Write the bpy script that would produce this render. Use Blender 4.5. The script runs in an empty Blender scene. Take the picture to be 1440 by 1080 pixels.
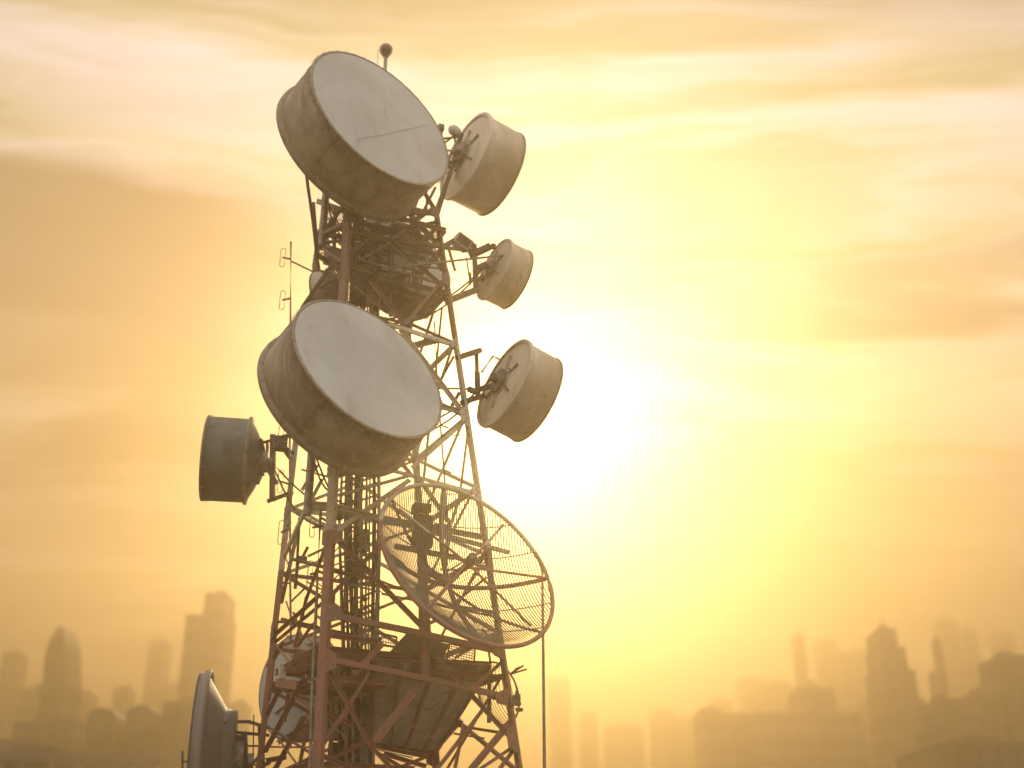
import bpy, math, random
from mathutils import Vector, Matrix
random.seed(7)
SC = bpy.context.scene
COL = SC.collection
V = Vector

# ------------------------------------------------------------------ camera
PITCH = math.radians(24.0)
FPX = 1600.0                      # focal length in photo pixels (photo is 1440 wide)
CAM = V((0, 0, 1.7))
CF = V((0, math.cos(PITCH), math.sin(PITCH)))
CU = V((0, -math.sin(PITCH), math.cos(PITCH)))
CR = V((1, 0, 0))
cd = bpy.data.cameras.new('camera')
cam = bpy.data.objects.new('camera', cd)
COL.objects.link(cam)
cam.location = CAM
cam.rotation_euler = (math.radians(90) + PITCH, 0, 0)
cd.sensor_width = 36.0
cd.lens = 36.0 * FPX / 1440.0
cd.clip_start = 0.2
cd.clip_end = 30000
cd.dof.use_dof = True
cd.dof.focus_distance = 22.4
cd.dof.aperture_fstop = 0.26
SC.camera = cam

# ------------------------------------------------------------------ light
SUN_EL = math.radians(21.5)
SUN_AZ = math.radians(1.0)        # to the right of the view axis (+Y)
SUN = V((math.sin(SUN_AZ) * math.cos(SUN_EL), math.cos(SUN_AZ) * math.cos(SUN_EL), math.sin(SUN_EL)))
sl = bpy.data.lights.new('sun', 'SUN')
sl.energy = 1.9
sl.angle = math.radians(1.5)
sl.color = (1.0, 0.80, 0.46)
so = bpy.data.objects.new('sun', sl)
COL.objects.link(so)
so.location = (0, 0, 60)
so.rotation_euler = SUN.to_track_quat('Z', 'Y').to_euler()

W = bpy.data.worlds.new('World')
SC.world = W
W.use_nodes = True
nt = W.node_tree
nt.nodes.clear()
_L = nt.links


class NG:
    """small helper to write node maths"""
    def __init__(s, tree):
        s.t = tree

    def n(s, kind, **kw):
        nd = s.t.nodes.new(kind)
        for k, v in kw.items():
            setattr(nd, k, v)
        return nd

    def put(s, sock, v):
        if isinstance(v, bpy.types.NodeSocket):
            s.t.links.new(v, sock)
        else:
            sock.default_value = v

    def m(s, op, a, b=0.0, clamp=False):
        nd = s.n('ShaderNodeMath', operation=op, use_clamp=clamp)
        s.put(nd.inputs[0], a)
        s.put(nd.inputs[1], b)
        return nd.outputs[0]

    def vm(s, op, a, b=(0, 0, 0)):
        nd = s.n('ShaderNodeVectorMath', operation=op)
        s.put(nd.inputs[0], a)
        s.put(nd.inputs[1], b)
        return nd.outputs['Value'] if op == 'DOT_PRODUCT' else nd.outputs[0]

    def mix(s, f, a, b, blend='MIX'):
        nd = s.n('ShaderNodeMix', data_type='RGBA', blend_type=blend)
        s.put(nd.inputs[0], f)
        for sock, v in ((nd.inputs[6], a), (nd.inputs[7], b)):
            s.put(sock, v if isinstance(v, bpy.types.NodeSocket) else tuple(v) + (1,))
        return nd.outputs[2]

    def rng(s, v, a, b, c=0.0, d=1.0, smooth=True):
        nd = s.n('ShaderNodeMapRange', interpolation_type='SMOOTHSTEP' if smooth else 'LINEAR')
        for i, q in enumerate((v, a, b, c, d)):
            s.put(nd.inputs[i], q)
        return nd.outputs[0]

    def noise(s, vec, scale, detail=4.0, rough=0.5):
        nd = s.n('ShaderNodeTexNoise')
        if vec is not None:
            s.put(nd.inputs['Vector'], vec)
        nd.inputs['Scale'].default_value = scale
        nd.inputs['Detail'].default_value = detail
        nd.inputs['Roughness'].default_value = rough
        return nd.outputs['Fac']

    def comb(s, x, y, z=0.0):
        nd = s.n('ShaderNodeCombineXYZ')
        for i, q in enumerate((x, y, z)):
            s.put(nd.inputs[i], q)
        return nd.outputs[0]


g = NG(nt)
tc = g.n('ShaderNodeTexCoord').outputs['Generated']
dirv = g.vm('NORMALIZE', tc)
sx = g.n('ShaderNodeSeparateXYZ')
_L.new(dirv, sx.inputs[0])
dx, dy, dz = sx.outputs
cosS = g.vm('DOT_PRODUCT', dirv, tuple(SUN))
cpos = g.m('MAXIMUM', cosS, 0.0)
glow_wide = g.m('POWER', cpos, 7.0)
glow_mid = g.m('POWER', cpos, 55.0)
glow_core = g.m('POWER', cpos, 420.0)
# stratus deck: project the direction onto a cloud layer so that bands flatten towards the horizon
den = g.m('ADD', g.m('MAXIMUM', dz, 0.0), 0.16)
cu_ = g.m('DIVIDE', dx, den)
cv_ = g.m('DIVIDE', dy, den)
cl1 = g.noise(g.comb(g.m('MULTIPLY', cu_, 0.55), g.m('MULTIPLY', cv_, 1.6), 3.7), 1.25, 5, 0.55)
cl2 = g.noise(g.comb(g.m('MULTIPLY', cu_, 0.5), g.m('MULTIPLY', cv_, 2.6), 9.1), 2.6, 4, 0.55)
cl = g.m('ADD', g.m('MULTIPLY', cl1, 0.65), g.m('MULTIPLY', cl2, 0.35))
cloud = g.rng(cl, 0.42, 0.62)
# cloud banks: a broad one to the left of the sun, a thin streak to the right, a veil high up
DEG = 180 / math.pi
wob1 = g.m('MULTIPLY', g.m('SUBTRACT', cl1, 0.5), 16.0)
wob2 = g.m('MULTIPLY', g.m('SUBTRACT', cl2, 0.5), 7.0)
el = g.m('ADD', g.m('MULTIPLY', g.m('ARCSINE', dz), DEG), g.m('ADD', wob1, wob2))
az = g.m('ADD', g.m('MULTIPLY', g.m('ARCTAN2', dx, dy), DEG), g.m('MULTIPLY', wob1, 0.8))


def band(v, a, b, c, d):
    return g.m('MULTIPLY', g.rng(v, a, b), g.rng(v, d, c))


bankA = g.m('MULTIPLY', band(el, 18.5, 23.0, 30.5, 33.5), g.rng(az, -6.0, -20.0))
bankB = g.m('MULTIPLY', band(el, 24.6, 26.2, 26.8, 28.4), g.rng(az, 7.0, 20.0))
bankC = g.m('MULTIPLY', g.rng(el, 38.0, 44.0), 0.25)
bankD = g.m('MULTIPLY', band(el, 17.0, 19.0, 20.0, 22.5), g.rng(az, -9.0, -20.0))
cloud = g.m('MULTIPLY', cloud, 0.40)
for bk, amt in ((bankA, 0.95), (bankB, 0.55), (bankC, 1.0), (bankD, 0.35)):
    cloud = g.m('ADD', cloud, g.m('MULTIPLY', bk, amt), clamp=True)
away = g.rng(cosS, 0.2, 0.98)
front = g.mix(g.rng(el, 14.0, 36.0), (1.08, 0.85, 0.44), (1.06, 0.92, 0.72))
lit_col = g.mix(away, (1.75, 1.75, 1.78), front)  # unseen sky opposite the sun raised as fill for camera-facing surfaces
thick_col = g.mix(away, (1.1, 1.1, 1.13), (0.16, 0.075, 0.022))
streak = g.noise(g.comb(g.m('MULTIPLY', az, 0.03), g.m('MULTIPLY', el, 0.42), 5.3), 1.0, 4, 0.55)
stk = g.rng(streak, 0.30, 0.70, 0.62, 1.32)
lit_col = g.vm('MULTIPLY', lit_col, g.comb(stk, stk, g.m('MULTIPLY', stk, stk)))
# bright sunlit gap between the stratus layers, level with the sun and a little above it
gap = g.m('MULTIPLY', band(el, 19.0, 22.0, 23.5, 25.5), g.rng(cosS, 0.75, 0.97))
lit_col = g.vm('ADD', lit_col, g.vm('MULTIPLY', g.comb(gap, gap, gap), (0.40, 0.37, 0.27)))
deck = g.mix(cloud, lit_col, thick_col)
nish = g.n('ShaderNodeTexSky', sky_type='NISHITA')
nish.sun_disc = False
nish.sun_elevation = SUN_EL
nish.sun_rotation = SUN_AZ
nish.air_density = 1.6
nish.dust_density = 5.0
nsc = g.vm('MULTIPLY', nish.outputs[0], (0.10, 0.10, 0.10))
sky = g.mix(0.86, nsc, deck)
gl = g.vm('MULTIPLY', g.comb(glow_mid, glow_mid, glow_mid), (0.35, 0.33, 0.27))
gl2 = g.vm('MULTIPLY', g.comb(glow_core, glow_core, glow_core), (3.0, 2.8, 2.2))
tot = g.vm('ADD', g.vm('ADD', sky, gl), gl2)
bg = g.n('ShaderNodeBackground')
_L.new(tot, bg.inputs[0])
bg.inputs[1].default_value = 1.0
wo = g.n('ShaderNodeOutputWorld')
_L.new(bg.outputs[0], wo.inputs[0])

SC.view_settings.view_transform = 'Standard'
SC.view_settings.look = 'None'
SC.view_settings.exposure = 0.1
SC.view_settings.gamma = 1.0
SC.view_settings.use_curve_mapping = False
SC.cycles.use_denoising = True
SC.cycles.volume_bounces = 1
SC.cycles.max_bounces = 6
SC.cycles.sample_clamp_indirect = 4.0

# ------------------------------------------------------------------ pixel <-> space
def ray(px, py):
    return (CF * FPX + CR * (px - 720) + CU * (540 - py)).normalized()


def at_y(px, py, Y):
    d = ray(px, py)
    return CAM + d * ((Y - CAM.y) / d.y)


def depth(P):
    return (P - CAM).dot(CF)


def proj(P):
    d = P - CAM
    z = d.dot(CF)
    return 720 + FPX * d.x / z, 540 - FPX * d.dot(CU) / z


def pxm(P, n):
    """n photo pixels at point P, in metres"""
    return n * depth(P) / FPX


def normal_px(px, py, ratio, mx, my, facing=1):
    """disc normal from its ellipse: axis ratio, image direction of the normal, towards (+1) / away (-1)"""
    v = ray(px, py)
    r = v.cross(V((0, 0, 1))).normalized()
    u = r.cross(v)
    l = math.hypot(mx, my)
    s = math.sqrt(1 - ratio * ratio)
    return (r * (mx / l * s) - u * (my / l * s) - v * (ratio * facing)).normalized()


# ------------------------------------------------------------------ materials
MATS = {}


def pmat(name, build):
    m = bpy.data.materials.new(name)
    m.use_nodes = True
    t = m.node_tree
    b = t.nodes['Principled BSDF']
    build(NG(t), b, t)
    MATS[name] = m
    return m


def simple(name, col, rough=0.6, metal=0.0, var=0.25, scale=6.0, col2=None, bump=0.0):
    def bld(q, b, t):
        pos = q.n('ShaderNodeNewGeometry').outputs['Position']
        nz = q.noise(pos, scale, 5, 0.6)
        c2 = col2 or tuple(c * (1 - var) for c in col)
        t.links.new(q.mix(q.rng(nz, 0.35, 0.65), col, c2), b.inputs['Base Color'])
        t.links.new(q.rng(nz, 0.3, 0.7, rough - 0.1, min(1, rough + 0.12)), b.inputs['Roughness'])
        b.inputs['Metallic'].default_value = metal
        if bump:
            bp = q.n('ShaderNodeBump')
            bp.inputs['Strength'].default_value = bump
            bp.inputs['Distance'].default_value = 0.01
            t.links.new(nz, bp.inputs['Height'])
            t.links.new(bp.outputs[0], b.inputs['Normal'])
    return pmat(name, bld)


simple('galv', (0.36, 0.35, 0.33), 0.5, 0.5, 0.4, 8)
simple('dark_steel', (0.19, 0.165, 0.135), 0.6, 0.2, 0.45, 9)
simple('cable', (0.10, 0.088, 0.072), 0.6, 0, 0.3, 4)
simple('pale_cable', (0.42, 0.38, 0.31), 0.6, 0, 0.4, 4)
simple('white_box', (0.72, 0.71, 0.69), 0.45, 0, 0.18, 12)
simple('sheet', (0.48, 0.45, 0.40), 0.55, 0.1, 0.4, 2.2, (0.34, 0.30, 0.25))
simple('slate', (0.16, 0.22, 0.23), 0.5, 0, 0.3, 1.5, (0.12, 0.115, 0.105))
simple('wire', (0.27, 0.23, 0.18), 0.6, 0.2, 0.3, 3)
simple('concrete', (0.36, 0.35, 0.33), 0.9, 0, 0.3, 3, None, 0.4)
simple('mauve', (0.30, 0.275, 0.285), 0.5, 0, 0.15, 0.8, (0.25, 0.225, 0.225))
simple('lens_red', (0.16, 0.05, 0.03), 0.2, 0, 0.2, 9)


def tower_paint(q, b, t):
    pos = q.n('ShaderNodeNewGeometry').outputs['Position']
    sp = q.n('ShaderNodeSeparateXYZ')
    t.links.new(pos, sp.inputs[0])
    wob = q.noise(pos, 3.0, 3)
    z = q.m('ADD', sp.outputs[2], q.m('MULTIPLY', wob, 0.05))
    up = q.rng(z, Z_RW - 0.03, Z_RW + 0.03)      # lower red -> white
    up2 = q.rng(z, Z_WR - 0.03, Z_WR + 0.03)     # white -> upper red
    isw = q.m('SUBTRACT', up, up2)
    n1 = q.noise(pos, 2.2, 5, 0.65)
    n2 = q.noise(pos, 11.0, 5, 0.7)
    red = q.mix(q.rng(n1, 0.35, 0.65), (0.36, 0.15, 0.11), (0.26, 0.16, 0.125))
    red = q.mix(up2, red, (0.25, 0.16, 0.125))
    wht = q.mix(q.rng(n1, 0.35, 0.7), (0.70, 0.66, 0.57), (0.52, 0.46, 0.37))
    base = q.mix(isw, red, wht)
    rust = q.rng(n2, 0.58, 0.70)
    t.links.new(q.mix(q.m('MULTIPLY', rust, 0.75), base, (0.15, 0.08, 0.05)), b.inputs['Base Color'])
    b.inputs['Roughness'].default_value = 0.55


def drum_paint(q, b, t):
    """old white gel-coat, streaked downwards with dirt and rust"""
    pos = q.n('ShaderNodeNewGeometry').outputs['Position']
    st = q.vm('MULTIPLY', pos, (1, 1, 0.28))
    n1 = q.noise(st, 1.3, 6, 0.62)
    n2 = q.noise(st, 5.0, 6, 0.66)
    n3 = q.noise(pos, 0.9, 3, 0.5)
    c = q.mix(q.rng(n1, 0.38, 0.62), (0.44, 0.385, 0.295), (0.25, 0.20, 0.135))
    c = q.mix(q.m('MULTIPLY', q.rng(n2, 0.50, 0.72), 0.5), c, (0.20, 0.145, 0.095))
    c = q.mix(q.m('MULTIPLY', q.rng(n3, 0.50, 0.66), 0.6), c, (0.22, 0.13, 0.09))
    n5 = q.noise(q.vm('MULTIPLY', pos, (1, 1, 0.08)), 9.0, 4, 0.6)
    c = q.mix(q.m('MULTIPLY', q.rng(n5, 0.55, 0.68), 0.55), c, (0.52, 0.47, 0.38))
    t.links.new(c, b.inputs['Base Color'])
    b.inputs['Roughness'].default_value = 0.5
    bp = q.n('ShaderNodeBump')
    bp.inputs['Strength'].default_value = 0.25
    bp.inputs['Distance'].default_value = 0.02
    t.links.new(n2, bp.inputs['Height'])
    t.links.new(bp.outputs[0], b.inputs['Normal'])


def small_drum_paint(q, b, t):
    pos = q.n('ShaderNodeNewGeometry').outputs['Position']
    st = q.vm('MULTIPLY', pos, (1, 1, 0.35))
    n1 = q.noise(st, 1.8, 6, 0.65)
    n2 = q.noise(st, 6.0, 6, 0.7)
    c = q.mix(q.rng(n1, 0.4, 0.62), (0.78, 0.74, 0.65), (0.64, 0.57, 0.45))
    c = q.mix(q.m('MULTIPLY', q.rng(n2, 0.56, 0.72), 0.55), c, (0.30, 0.22, 0.14))
    t.links.new(c, b.inputs['Base Color'])
    b.inputs['Roughness'].default_value = 0.45


def radome_mat(q, b, t):
    pos = q.n('ShaderNodeNewGeometry').outputs['Position']
    n1 = q.noise(pos, 0.8, 4, 0.55)
    n2 = q.noise(q.vm('MULTIPLY', pos, (1, 1, 0.3)), 3.5, 6, 0.7)
    c = q.mix(q.rng(n1, 0.35, 0.68), (0.57, 0.60, 0.63), (0.48, 0.50, 0.515))
    c = q.mix(q.m('MULTIPLY', q.rng(n2, 0.54, 0.74), 0.55), c, (0.36, 0.33, 0.30))
    n4 = q.noise(q.vm('MULTIPLY', pos, (1, 1, 0.12)), 1.7, 5, 0.6)
    c = q.mix(q.m('MULTIPLY', q.rng(n4, 0.53, 0.70), 0.4), c, (0.40, 0.37, 0.33))
    t.links.new(c, b.inputs['Base Color'])
    b.inputs['Roughness'].default_value = 0.55


def rusty_rim(q, b, t):
    pos = q.n('ShaderNodeNewGeometry').outputs['Position']
    n2 = q.noise(pos, 9.0, 6, 0.7)
    c = q.mix(q.m('MULTIPLY', q.rng(n2, 0.45, 0.68), 0.8), (0.36, 0.31, 0.245), (0.19, 0.13, 0.085))
    t.links.new(c, b.inputs['Base Color'])
    b.inputs['Roughness'].default_value = 0.6


def facade(col, glass):
    def bld(q, b, t):
        pos = q.n('ShaderNodeNewGeometry').outputs['Position']
        sp = q.n('ShaderNodeSeparateXYZ')
        t.links.new(pos, sp.inputs[0])
        fl = q.m('FRACT', q.m('DIVIDE', sp.outputs[2], 3.2))
        band = q.rng(fl, 0.42, 0.5)
        colx = q.m('FRACT', q.m('DIVIDE', q.m('ADD', sp.outputs[0], sp.outputs[1]), 2.6))
        mul = q.rng(colx, 0.12, 0.2)
        nz = q.noise(pos, 0.02, 3)
        c = q.mix(q.m('MULTIPLY', band, mul), col, glass)
        c = q.mix(q.rng(nz, 0.4, 0.6, 0, 0.25), c, tuple(x * 0.6 for x in col))
        t.links.new(c, b.inputs['Base Color'])
        b.inputs['Roughness'].default_value = 0.6
    return bld


def ground_mat(q, b, t):
    pos = q.n('ShaderNodeNewGeometry').outputs['Position']
    n1 = q.noise(pos, 0.05, 5, 0.6)
    n2 = q.noise(pos, 3.0, 5, 0.6)
    c = q.mix(q.rng(n1, 0.4, 0.6), (0.13, 0.12, 0.10), (0.09, 0.085, 0.075))
    c = q.mix(q.m('MULTIPLY', n2, 0.5), c, (0.18, 0.165, 0.14))
    t.links.new(c, b.inputs['Base Color'])
    b.inputs['Roughness'].default_value = 0.95


# ------------------------------------------------------------------ mesh helpers
class MB:
    def __init__(s):
        s.v, s.f, s.sm = [], [], []

    def add(s, vs, fs, smooth=False):
        o = len(s.v)
        s.v += [V(x) for x in vs]
        s.f += [tuple(i + o for i in f) for f in fs]
        s.sm += [smooth] * len(fs)
        return s

    @staticmethod
    def frame(d, up=None):
        d = d.normalized()
        u = V(up) if up is not None else V((0, 0, 1))
        if abs(d.dot(u.normalized())) > 0.97:
            u = V((1, 0, 0)) if abs(d.x) < 0.9 else V((0, 1, 0))
        a = d.cross(u).normalized()
        b = a.cross(d).normalized()
        return a, b            # b is close to up

    def prism(s, p, q, poly, up=None, smooth=False):
        a, b = s.frame(q - p, up)
        n = len(poly)
        vs = [p + a * x + b * y for x, y in poly] + [q + a * x + b * y for x, y in poly]
        fs = [(i, (i + 1) % n, n + (i + 1) % n, n + i) for i in range(n)]
        s.add(vs, fs, smooth)
        return s.add(vs, [tuple(range(n))[::-1], tuple(range(n, 2 * n))])

    def bar(s, p, q, w, h=None, up=None):
        h = h or w
        return s.prism(p, q, [(-w / 2, -h / 2), (w / 2, -h / 2), (w / 2, h / 2), (-w / 2, h / 2)], up)

    def angle(s, p, q, w, up=None, t=None):
        t = t or w * 0.16
        h = w / 2
        return s.prism(p, q, [(-h, -h), (h, -h), (h, -h + t), (-h + t, -h + t), (-h + t, h), (-h, h)], up)

    def channel(s, p, q, w, up=None):
        h, t = w / 2, w * 0.12
        k = h * 0.55
        return s.prism(p, q, [(-k, -h), (k, -h), (k, -h + t), (-k + t, -h + t), (-k + t, h - t), (k, h - t), (k, h), (-k, h)], up)

    def tube(s, p, q, r, n=8, r2=None):
        r2 = r if r2 is None else r2
        a, b = s.frame(q - p)
        c = [(math.cos(2 * math.pi * i / n), math.sin(2 * math.pi * i / n)) for i in range(n)]
        vs = [p + a * (x * r) + b * (y * r) for x, y in c] + [q + a * (x * r2) + b * (y * r2) for x, y in c]
        s.add(vs, [(i, (i + 1) % n, n + (i + 1) % n, n + i) for i in range(n)], True)
        return s.add(vs, [tuple(range(n))[::-1], tuple(range(n, 2 * n))])

    def path(s, pts, r, n=6, closed=False):
        m = len(pts)
        rings = []
        pa = None
        for i, P in enumerate(pts):
            A = pts[i - 1] if (i or closed) else pts[0]
            B = pts[(i + 1) % m] if (i < m - 1 or closed) else pts[-1]
            d = (B - A).normalized()
            if pa is None:
                a, b = s.frame(d)
            else:
                a = (pa - d * pa.dot(d)).normalized()
                b = d.cross(a)
            pa = a
            rings.append([P + a * (r * math.cos(2 * math.pi * k / n)) + b * (r * math.sin(2 * math.pi * k / n)) for k in range(n)])
        vs = [x for rg in rings for x in rg]
        fs = []
        for i in range(m if closed else m - 1):
            j = (i + 1) % m
            for k in range(n):
                fs.append((i * n + k, i * n + (k + 1) % n, j * n + (k + 1) % n, j * n + k))
        s.add(vs, fs, True)
        if not closed:
            s.add(vs[:n] + vs[-n:], [tuple(range(n))[::-1], tuple(range(n, 2 * n))])
        return s

    def lathe(s, o, ax, prof, n=48, smooth=True):
        ax = ax.normalized()
        a, b = s.frame(ax)
        vs, idx = [], []
        for t, r in prof:
            if r < 1e-6:
                idx.append([len(vs)] * n)
                vs.append(o + ax * t)
            else:
                idx.append(list(range(len(vs), len(vs) + n)))
                vs += [o + ax * t + a * (r * math.cos(2 * math.pi * k / n)) + b * (r * math.sin(2 * math.pi * k / n)) for k in range(n)]
        fs = []
        for i in range(len(prof) - 1):
            for k in range(n):
                j = (k + 1) % n
                q = [idx[i][k], idx[i][j], idx[i + 1][j], idx[i + 1][k]]
                q2 = []
                for x in q:
                    if x not in q2:
                        q2.append(x)
                if len(q2) > 2:
                    fs.append(tuple(q2))
        return s.add(vs, fs, smooth)

    def box(s, c, sx_, sy_, sz_, rz=0.0, bev=0.0):
        M = Matrix.Rotation(rz, 3, 'Z')
        P = [V(c) + M @ V((x * sx_ / 2, y * sy_ / 2, z * sz_ / 2)) for z in (-1, 1) for x, y in ((-1, -1), (1, -1), (1, 1), (-1, 1))]
        return s.add(P, [(3, 2, 1, 0), (4, 5, 6, 7), (0, 1, 5, 4), (1, 2, 6, 5), (2, 3, 7, 6), (3, 0, 4, 7)])

    def slab(s, corners, th):
        """plate: polygon corners + thickness along its normal"""
        n = (corners[1] - corners[0]).cross(corners[-1] - corners[0]).normalized() * (th / 2)
        k = len(corners)
        vs = [c - n for c in corners] + [c + n for c in corners]
        fs = [tuple(range(k))[::-1], tuple(range(k, 2 * k))] + [(i, (i + 1) % k, k + (i + 1) % k, k + i) for i in range(k)]
        return s.add(vs, fs)

    def build(s, name, mat, parent=None, kind=None):
        o0 = wloc(parent)
        me = bpy.data.meshes.new(name)
        me.from_pydata([x - o0 for x in s.v], [], s.f)
        me.polygons.foreach_set('use_smooth', s.sm)
        me.materials.append(MATS[mat])
        me.update()
        o = bpy.data.objects.new(name, me)
        COL.objects.link(o)
        o.parent = parent
        if kind:
            o['kind'] = kind
        return o


def wloc(o):
    p = V((0, 0, 0))
    while o is not None:
        p += o.location
        o = o.parent
    return p


def thing(name, label, cat, loc, group=None):
    o = bpy.data.objects.new(name, None)
    COL.objects.link(o)
    o.empty_display_size = 0.2
    o.location = loc
    o['label'] = label
    o['category'] = cat
    if group:
        o['group'] = group
    return o


def tag(o, label, cat, group=None):
    o['label'] = label
    o['category'] = cat
    if group:
        o['group'] = group
    return o


# ------------------------------------------------------------------ tower geometry (fitted to the photograph's leg lines)
TP = dict(cx0=-2.177, cx1=-2.775, s0=4.276, s1=2.874, phi=0.461, cy=22.5)
E1 = V((math.cos(TP['phi']), math.sin(TP['phi']), 0))
E2 = V((-math.sin(TP['phi']), math.cos(TP['phi']), 0))
KS = {'F': (-.5, -.5), 'R': (.5, -.5), 'L': (-.5, .5), 'B': (.5, .5)}


def leg(n, z):
    t = z / 10
    s = TP['s0'] + (TP['s1'] - TP['s0']) * t
    k = KS[n]
    return V((TP['cx0'] + (TP['cx1'] - TP['cx0']) * t, TP['cy'], z)) + E1 * (s * k[0]) + E2 * (s * k[1])


def leg_px(n, y):
    """point on a leg where it shows at image row y"""
    lo, hi = 0.0, 22.0
    for _ in range(50):
        m = (lo + hi) / 2
        if proj(leg(n, m))[1] > y:
            lo = m
        else:
            hi = m
    return leg(n, lo)


def on_face(px, py, face, out=0.0):
    a, b = leg(face[0], 0), leg(face[1], 0)
    c = leg(face[0], 12)
    n = (b - a).cross(c - a).normalized()
    if n.dot(V((TP['cx0'], TP['cy'], 0)) - a) > 0:
        n = -n
    d = ray(px, py)
    o = a + n * out
    return CAM + d * ((o - CAM).dot(n) / d.dot(n))


def face_n(face):
    a, b, c = leg(face[0], 0), leg(face[1], 0), leg(face[0], 12)
    n = (b - a).cross(c - a).normalized()
    return -n if n.dot(V((TP['cx0'], TP['cy'], 0)) - a) > 0 else n


Z_RW = leg_px('F', 745).z
Z_WR = leg_px('F', 440).z
Z_TOP = leg_px('F', 262).z
pmat('tower_paint', tower_paint)
pmat('drum_paint', drum_paint)
pmat('small_drum_paint', small_drum_paint)
pmat('radome', radome_mat)
pmat('rusty_rim', rusty_rim)
pmat('facade_a', facade((0.20, 0.16, 0.12), (0.06, 0.055, 0.05)))
pmat('facade_b', facade((0.26, 0.22, 0.17), (0.09, 0.08, 0.07)))
pmat('facade_c', facade((0.13, 0.105, 0.08), (0.04, 0.035, 0.03)))
simple('gold_roof', (0.55, 0.40, 0.06), 0.4, 0.2, 0.2, 0.05)
simple('roof_grey', (0.16, 0.14, 0.12), 0.8, 0, 0.3, 0.05)
pmat('ground', ground_mat)


def glass_bld(q, b, t):
    b.inputs['Base Color'].default_value = (0.30, 0.25, 0.20, 1)
    b.inputs['Roughness'].default_value = 0.08
    b.inputs['Transmission Weight'].default_value = 0.6
    b.inputs['IOR'].default_value = 1.1


pmat('globe', glass_bld)

# ------------------------------------------------------------------ ground
gm = MB()
NGD = 24
S = 560
gv = [V((-S + 2 * S * i / NGD, -S + 80 + 2 * S * j / NGD, 0)) for j in range(NGD + 1) for i in range(NGD + 1)]
gf = [(j * (NGD + 1) + i, j * (NGD + 1) + i + 1, (j + 1) * (NGD + 1) + i + 1, (j + 1) * (NGD + 1) + i) for j in range(NGD) for i in range(NGD)]
gm.add(gv, gf)
go = gm.build('ground', 'ground')
go['kind'] = 'structure'
pad = MB()
pad.box((TP['cx0'], TP['cy'], 0.16), 8.6, 8.6, 0.32, TP['phi'])
po = pad.build('concrete_base', 'concrete')
po['kind'] = 'structure'

# ------------------------------------------------------------------ lattice tower
TW = thing('lattice_tower', 'tall red and white painted steel lattice tower crowded with dishes and cables', 'tower', (TP['cx0'], TP['cy'], 0.32))
ZB = 0.32
for n in 'FRLB':
    m = MB()
    w = 0.15 if n == 'F' else 0.13
    inn = (V((TP['cx0'], TP['cy'], 0)) - leg(n, 0)).normalized()
    m.angle(leg(n, ZB), leg(n, Z_TOP), w, up=inn, t=w * 0.2)
    lo = m.build('leg', 'tower_paint', TW)
    b = MB()
    b.box(leg(n, ZB) + V((0, 0, 0.02)), 0.5, 0.5, 0.04, TP['phi'])
    b.build('base_plate', 'tower_paint', lo)


def mem(x1, y1, x2, y2, face, th=4.0, shape='angle', mat='tower_paint', name='brace', out=0.0, parent=None):
    p, q = on_face(x1, y1, face, out), on_face(x2, y2, face, out)
    w = pxm((p + q) / 2, th)
    m = MB()
    n = face_n(face)
    if shape == 'angle':
        m.angle(p, q, w, up=n)
    elif shape == 'channel':
        m.channel(p, q, w, up=(q - p).cross(n))
    elif shape == 'tube':
        m.tube(p, q, w / 2, 8)
    else:
        m.bar(p, q, w, w * 0.6, up=n)
    return m.build(name, mat, parent or TW)


FR, FL, LB, RB = 'FR', 'FL', 'LB', 'RB'
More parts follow.
